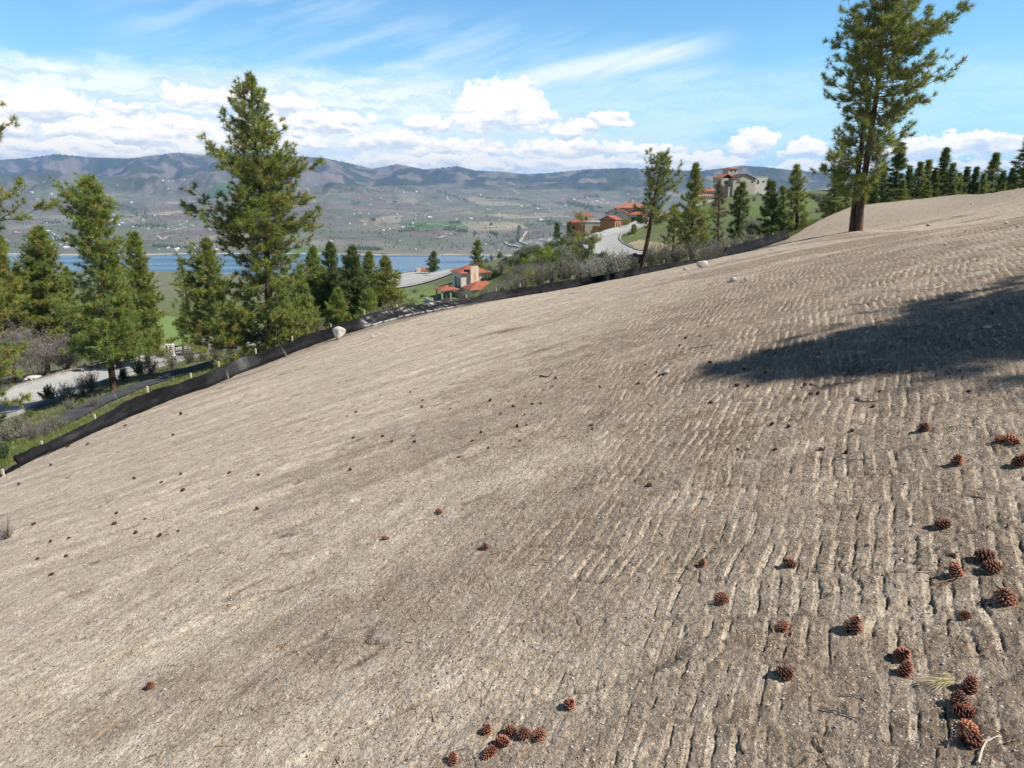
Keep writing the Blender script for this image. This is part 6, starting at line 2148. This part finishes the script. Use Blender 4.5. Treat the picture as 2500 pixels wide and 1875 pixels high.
# beige house on the hill: origin at the front wall's left eave (733.4,178.8)
h = house(733.4, 179.2, 300, 'large beige gabled house with small square tower and flat white wing on the hill', radians(16))
MB().gwall(0, 10.4, 0, 9, -9, 0, 1.9).build('wall', M['beige'], h)
MB().gable(-0.5, 10.9, -0.5, 9.4, -0.08, 2.1, 0.22).build('roof', M['trim'], h)
MB().box(-3.8, -0.0, 2.5, 9, -9, 0.5).build('wall', M['beige'], h)
MB().gable(-4.2, 1.6, 2.0, 9.3, 0.5, 1.5, 0.2).build('roof', M['roofo'], h)
MB().box(-1.6, -0.05, 0.6, 2.5, -9, -2.8).build('wall', M['beige'], h)
MB().box(-1.7, -0.02, 0.5, 2.6, -2.8, -2.65).build('balcony', M['trim'], h)
MB().box(1.6, 5.9, 6.5, 10.8, -1, 4.3).build('tower', M['beige'], h)
MB().hip(1.2, 6.3, 6.1, 11.2, 4.3, 0.75, 0.14).build('roof', M['roofo'], h)
window(h, 2.9, 3.4, 0.7, 0.9, face_y=6.5)
window(h, 4.6, 3.4, 0.7, 0.9, face_y=6.5)
for a in (2.2, 3.6, 5.0):
    window(h, a, -1.0, 0.7, 0.6, face_y=0, frame='pale')
window(h, 8.9, -1.1, 0.7, 0.8, face_y=0)
window(h, 0, -1.2, 1.6, 1.3, side='left', fx=-3.8, y=4.5)
window(h, -1.8, -1.2, 1.4, 1.4, face_y=2.5)
MB().box(10.4, 18.6, 3.5, 12, -8, 1.0).build('wall', M['pale'], h)
MB().box(10.3, 18.7, 3.4, 12.1, 1.0, 1.15).build('parapet', M['white'], h)
window(h, 14.0, -1.0, 0.9, 1.5, face_y=3.5)
window(h, 11.4, -0.9, 0.5, 0.5, face_y=3.5)
window(h, 12.4, -0.9, 0.5, 0.5, face_y=3.5)
window(h, 16.6, -0.8, 1.0, 0.7, face_y=3.5)
MB().box(-9.2, -4.2, 1.5, 5.5, -9, -3.4).build('wall', M['beige'], h)
b2 = MB()
for a in np.linspace(-9.0, -4.4, 6): b2.box(a - 0.05, a + 0.05, 1.55, 1.65, -3.4, -1.6)
b2.box(-9.1, -4.3, 1.52, 1.68, -1.62, -1.5).build('pergola', M['pale'], h)
# house with red roofs partly hidden left of the beige house
h = house(697, 196.5, 285, 'red roofed house mostly hidden by pines left of the beige house', radians(6))
MB().box(0, 8.4, 0, 6, -5, 0).build('wall', M['cream'], h)
MB().hip(-0.4, 8.8, -0.4, 6.4, 0, 0.9, 0.14).build('roof', M['roofo'], h)
MB().box(3.2, 7.8, 2, 7, 0.2, 1.95).build('wall', M['white'], h)
MB().hip(2.8, 8.2, 1.6, 7.4, 1.95, 1.1, 0.14).build('roof', M['roof'], h)
for a in (3.9, 4.8, 5.7, 6.6): window(h, a, 1.3, 0.5, 0.6, face_y=2)
h = house(782, 187.5, 320, 'low pale flat building glimpsed between pines right of the beige house', 0.0)
MB().box(0, 9, 0, 5, -4, 0).build('wall', M['pale'], h)
MB().box(-0.3, 9.3, -0.3, 5.3, 0.0, 0.2).build('roof', M['white'], h)
window(h, 3, -1.6, 1.5, 1.2, face_y=0)
# little utility boxes
M['boxw'] = mat_noise('painted_metal', (0.60, 0.62, 0.62), (0.70, 0.72, 0.72), 2, 0.5, 0.4)
M['boxg'] = mat_noise('green_grey_metal', (0.28, 0.38, 0.36), (0.34, 0.45, 0.42), 2, 0.5, 0.4)
for (u, v, y, w, hh, mt_, lab) in [(603, 234, 190, 1.4, 0.9, 'boxw', 'white utility box beside the road below the orange house'), (597.5, 252, 128, 1.2, 0.9, 'boxg', 'grey green utility box at the outside of the road bend'), (606.5, 231.5, 198, 0.8, 0.7, 'boxw', 'small white box beside the road, the farther of two')]:
    p = pt(u, v, y)
    o = tag(empty('utility_box', (p[0], p[1], gz(p[0], p[1])), 0.3), lab, 'utility box')
    MB().box(-w / 2, w / 2, -0.4, 0.4, 0, hh).build('cabinet', M[mt_], o)
    MB().box(-w / 2 - 0.04, w / 2 + 0.04, -0.44, 0.44, hh, hh + 0.07).build('lid', M[mt_], o)
    MB().box(-0.05, 0.05, -0.43, -0.4, hh * 0.4, hh * 0.6).build('handle', M['trim'], o)

# ------------------------------------------------------------------ far valley: houses, roads, trees
def far_house_mesh(w, d, hh, rh, cw, cr):
    mb = MB().gwall(-w / 2, w / 2, -d / 2, d / 2, -6, hh, rh)
    n0 = len(mb.v)
    mb.gable(-w / 2 - 0.6, w / 2 + 0.6, -d / 2 - 0.6, d / 2 + 0.6, hh, rh, 0.5)
    cols = np.array([cw] * n0 + [cr] * (len(mb.v) - n0))
    me = bpy.data.meshes.new('valley_house')
    me.from_pydata(mb.v, [], mb.f)
    a = me.color_attributes.new('Col', 'FLOAT_COLOR', 'POINT')
    a.data.foreach_set('color', np.concatenate([cols, np.ones((len(cols), 1))], 1).astype(np.float32).ravel())
    me.materials.append(M['peb'])
    return me


FH = [far_house_mesh(13, 10, 5, 3, (0.75, 0.73, 0.70), (0.50, 0.49, 0.48)), far_house_mesh(18, 11, 5, 3, (0.70, 0.67, 0.60), (0.74, 0.74, 0.73)), far_house_mesh(12, 9, 4.5, 3, (0.60, 0.52, 0.42), (0.33, 0.30, 0.28)), far_house_mesh(26, 13, 6, 3, (0.78, 0.77, 0.75), (0.80, 0.80, 0.79))]
K5 = lambda X, Y: (348.2 + X * .09259, 184.3 + Y * .09259)
K6 = lambda X, Y: (532.5 + X * .07407, 155.6 + Y * .07407)
K1 = lambda X, Y: (X * .09874, 163.8 + Y * .09874)
hl = [K5(*a) for a in [(380, 60), (510, 70), (250, 170), (240, 225), (130, 315), (220, 325), (530, 328), (490, 362), (460, 360), (370, 375), (720, 375), (490, 398), (210, 415), (690, 428), (890, 432), (940, 432), (860, 432), (1130, 378), (1170, 380), (895, 360), (1060, 540), (1100, 540), (1165, 578),
                           (1610, 240), (1640, 242), (1500, 275), (1530, 275), (1870, 240), (1965, 205), (1880, 435), (1475, 420), (800, 90), (740, 85), (640, 92), (20, 430), (2080, 395), (2110, 398), (1970, 525), (2040, 175), (2170, 270), (1620, 715), (730, 705), (1720, 470), (1760, 470), (2140, 395), (120, 160), (60, 330), (560, 380), (600, 90), (330, 60)]]
hl += [K6(*a) for a in [(300, 577), (380, 597), (420, 590), (60, 690), (390, 700), (450, 685), (840, 620), (870, 618), (930, 600), (910, 630), (1090, 625), (130, 880), (210, 880), (560, 600), (1340, 465), (1210, 590), (950, 605), (240, 745)]]
hl += [K1(*a) for a in [(1650, 185), (1700, 183), (1750, 184), (1830, 167), (1870, 162), (1190, 222), (1700, 255), (310, 297), (180, 405), (1210, 314), (330, 296), (1500, 665), (1620, 650), (1680, 640), (380, 358), (560, 606), (480, 604)]]
g_ = random.Random(9)
for (cx, cy, sx_, sy_, n) in [(55, 237, 9, 4, 34), (66, 248, 7, 2, 12), (126, 224, 8, 2.5, 12), (141, 221, 4, 1, 5), (185, 224, 7, 3, 20), (172, 249, 17, 0.9, 26), (420, 233, 60, 18, 22), (620, 200, 60, 8, 14), (240, 215, 60, 10, 12), (120, 205, 60, 12, 10), (560, 218, 50, 10, 10), (400, 213, 40, 8, 14)]:
    for i in range(int(n * 0.6)):
        hl.append((g_.gauss(cx, sx_), g_.gauss(cy, sy_)))
first = {}
nh = 0
for (u, v) in hl:
    if not (0 <= u <= 850): continue
    q = far_hit(u, v)
    if q is None or q[1] > 9500: continue
    x, y, z = q
    z = far_z(x, y)
    k = g_.choice([0, 0, 1, 2, 3])
    o = bpy.data.objects.new('valley_house', FH[k])
    COL.objects.link(o)
    s = g_.uniform(0.4, 0.9) * (1 + max(0, (y - 4000) / 7000))
    o.location = (x, y, z)
    o.rotation_euler = (0, 0, g_.uniform(0, 3.14))
    o.scale = (s, s, s)
    tag(o, 'x', 'house', 'houses scattered across the far valley')
    AUTO.append((o, f"tiny {'white' if k != 2 else 'tan'} valley house", u, v, 'valley'))
    nh += 1


def far_road(pts_, w):
    P = [far_hit(u, v) for (u, v) in pts_]
    P = [p for p in P if p is not None]
    if len(P) < 2: return
    zf = np.vectorize(far_z)
    ribbon('road', [p[:2] for p in P], w, 2.5, M['track'], 24, 3, zfun=lambda x, y: zf(x, y))


for L_, w in [([K5(340, 150), K5(370, 170), K5(480, 175), K5(570, 190), K5(700, 186)], 14), ([K5(290, 445), K5(380, 470), K5(470, 480), K5(560, 495), K5(700, 500), K5(880, 502)], 14), ([K5(690, 415), K5(860, 425), K5(1000, 440), K5(1060, 455)], 13),
              ([K5(1140, 470), K5(1210, 458), K5(1270, 440)], 13), ([K5(1200, 472), K5(1500, 468), K5(1820, 472)], 14), ([K5(1640, 270), K5(1760, 258)], 18), ([K5(1858, 632), K5(1880, 590), K5(1930, 510)], 14), ([K5(1858, 632), K5(1930, 655)], 10),
              ([K5(1700, 620), K5(1720, 650), K5(1850, 690)], 10), ([K5(0, 578), K5(200, 560), K5(400, 540), K5(560, 530)], 10), ([K5(2040, 400), K5(2180, 396)], 14), ([K5(60, 722), K5(300, 742), K5(600, 762), K5(900, 782)], 12), ([K5(930, 590), K5(1000, 580), K5(1040, 560)], 18),
              ([K1(1150, 520), K1(1280, 528), K1(1420, 545)], 20), ([K1(1550, 720), K1(1620, 700), K1(1700, 692), K1(1900, 640)], 15), ([K1(1590, 730), K1(1650, 770), K1(1700, 740), K1(1800, 722)], 13), ([K1(150, 690), K1(200, 706), K1(300, 700)], 14), ([K1(1310, 570), K1(1370, 600), K1(1420, 620)], 12),
              ([K1(1450, 776), K1(1640, 776), K1(1850, 778)], 9), ([K6(700, 625), K6(930, 636)], 20), ([K6(1000, 660), K6(1040, 628)], 18), ([K6(1080, 620), K6(1140, 640), K6(1220, 645)], 22), ([K6(430, 682), K6(100, 686)], 14), ([K6(560, 570), K6(720, 574), K6(880, 590)], 22),
              ([K5(1760, 60), K5(1850, 105)], 18), ([K5(1960, 105), K5(2140, 75)], 16), ([K5(850, 120), K5(1010, 122), K5(1130, 200)], 12), ([K1(400, 548), K1(330, 568), K1(230, 560)], 12)]:
    far_road(L_, w)
# bare pale earth pads around building sites
# trees of the far valley and the forested ridges, one far off mass
g = np.random.default_rng(55)
TP = []
for (a, b_, n, sp) in [(K5(1040, 492), K5(1160, 488), 60, 0.8), (K5(1180, 505), K5(1290, 512), 40, 1.0), (K5(560, 512), K5(750, 503), 60, 1.0), (K5(1480, 152), K5(1840, 165), 110, 0.5), (K5(1100, 420), K5(1205, 418), 40, 0.6), (K5(1530, 438), K5(1550, 440), 14, 0.8),
                       (K5(1350, 530), K5(1380, 545), 24, 0.8), (K5(1530, 525), K5(1610, 552), 30, 0.7), (K5(1760, 630), K5(1850, 660), 50, 1.2), (K5(1850, 470), K5(1830, 620), 90, 2.0), (K5(40, 200), K5(120, 212), 40, 1.0), (K5(960, 80), K5(1290, 185), 160, 2.0), (K5(260, 385), K5(290, 395), 20, 1.0),
                       (K6(480, 640), K6(820, 720), 260, 2.2), (K6(190, 880), K6(400, 950), 120, 1.8), (K6(870, 700), K6(930, 708), 30, 0.8), (K6(1330, 590), K6(1460, 600), 60, 1.2), (K6(690, 545), K6(900, 560), 90, 1.2), (K5(40, 690), K5(900, 775), 300, 1.0), (K1(1550, 840), K1(1950, 858), 90, 0.7),
                       (K1(1360, 630), K1(1690, 635), 90, 1.0), (K1(440, 600), K1(620, 604), 40, 0.6), (K1(230, 740), K1(650, 780), 120, 1.6), (K5(2000, 235), K5(2070, 240), 30, 0.5), (K5(2140, 430), K5(2200, 440), 40, 0.8), (K1(1100, 400), K1(1500, 520), 160, 6), (K5(0, 100), K5(500, 60), 60, 2)]:
    t = g.random(n)
    for i in range(n):
        TP.append((a[0] + (b_[0] - a[0]) * t[i] + g.normal(0, 0.8), a[1] + (b_[1] - a[1]) * t[i] + g.normal(0, sp * 0.6), 1.0))
for i in range(1700): TP.append((g.uniform(0, 850), g.uniform(192, 250), 0.8))
pts3 = []
for (u, v, s) in TP:
    q = far_hit(u, v)
    if q is None or q[1] < 3200: continue
    pts3.append((q[0], q[1], far_z(q[0], q[1]), g.uniform(10, 19) * s))
# forest on the ridges
fm = (forest > 0.35) & (mm > 0.4)
idx = np.argwhere(fm)
sel = idx[g.choice(len(idx), min(9000, len(idx)), replace=False)]
for (i, j) in sel:
    pts3.append((XF[i, j] + g.uniform(-15, 15), YF[i, j] + g.uniform(-15, 15), ZF[i, j] - 3, g.uniform(12, 20)))
p3 = np.array(pts3)
n = len(p3)
h_ = p3[:, 3]
k = 5
an = np.arange(k) * 2 * pi / k
Vx = np.empty((n, k + 1, 3))
Vx[:, :k, 0] = p3[:, 0:1] + np.cos(an)[None] * h_[:, None] * 0.30 * g.uniform(0.7, 1.3, (n, k))
Vx[:, :k, 1] = p3[:, 1:2] + np.sin(an)[None] * h_[:, None] * 0.30 * g.uniform(0.7, 1.3, (n, k))
Vx[:, :k, 2] = p3[:, 2:3] - 1
Vx[:, k, 0] = p3[:, 0]
Vx[:, k, 1] = p3[:, 1]
Vx[:, k, 2] = p3[:, 2] + h_
f = np.array([[i, (i + 1) % k, k] for i in range(k)])
tag(mesh_np('distant_trees', Vx.reshape(-1, 3), (f[None] + (np.arange(n) * (k + 1))[:, None, None]).reshape(-1, 3), M['peb'],
            col=np.repeat(lerp(np.array([0.035, 0.05, 0.028]), np.array([0.07, 0.085, 0.04]), g.random((n, 1))), k + 1, axis=0)),
    'far off dark trees over the valley and ridges across the lake', 'trees', kind='stuff')

# ------------------------------------------------------------------ haze
mb = MB().box(-21000, 21000, -80, 20600, -300, 900)
hz_m = bpy.data.materials.new('haze_air')
hz_m.use_nodes = True
t_ = hz_m.node_tree
for n_ in list(t_.nodes):
    if n_.type != 'OUTPUT_MATERIAL': t_.nodes.remove(n_)
pv = t_.nodes.new('ShaderNodeVolumePrincipled')
pv.inputs['Color'].default_value = (0.40, 0.65, 1.0, 1)
pv.inputs['Density'].default_value = 4.2e-5
pv.inputs['Anisotropy'].default_value = 0.2
t_.links.new(pv.outputs[0], [n_ for n_ in t_.nodes if n_.type == 'OUTPUT_MATERIAL'][0].inputs['Volume'])
tag(mb.build('haze', hz_m), 'thin blue air haze over the valley', 'haze', kind='stuff')

auto_labels()
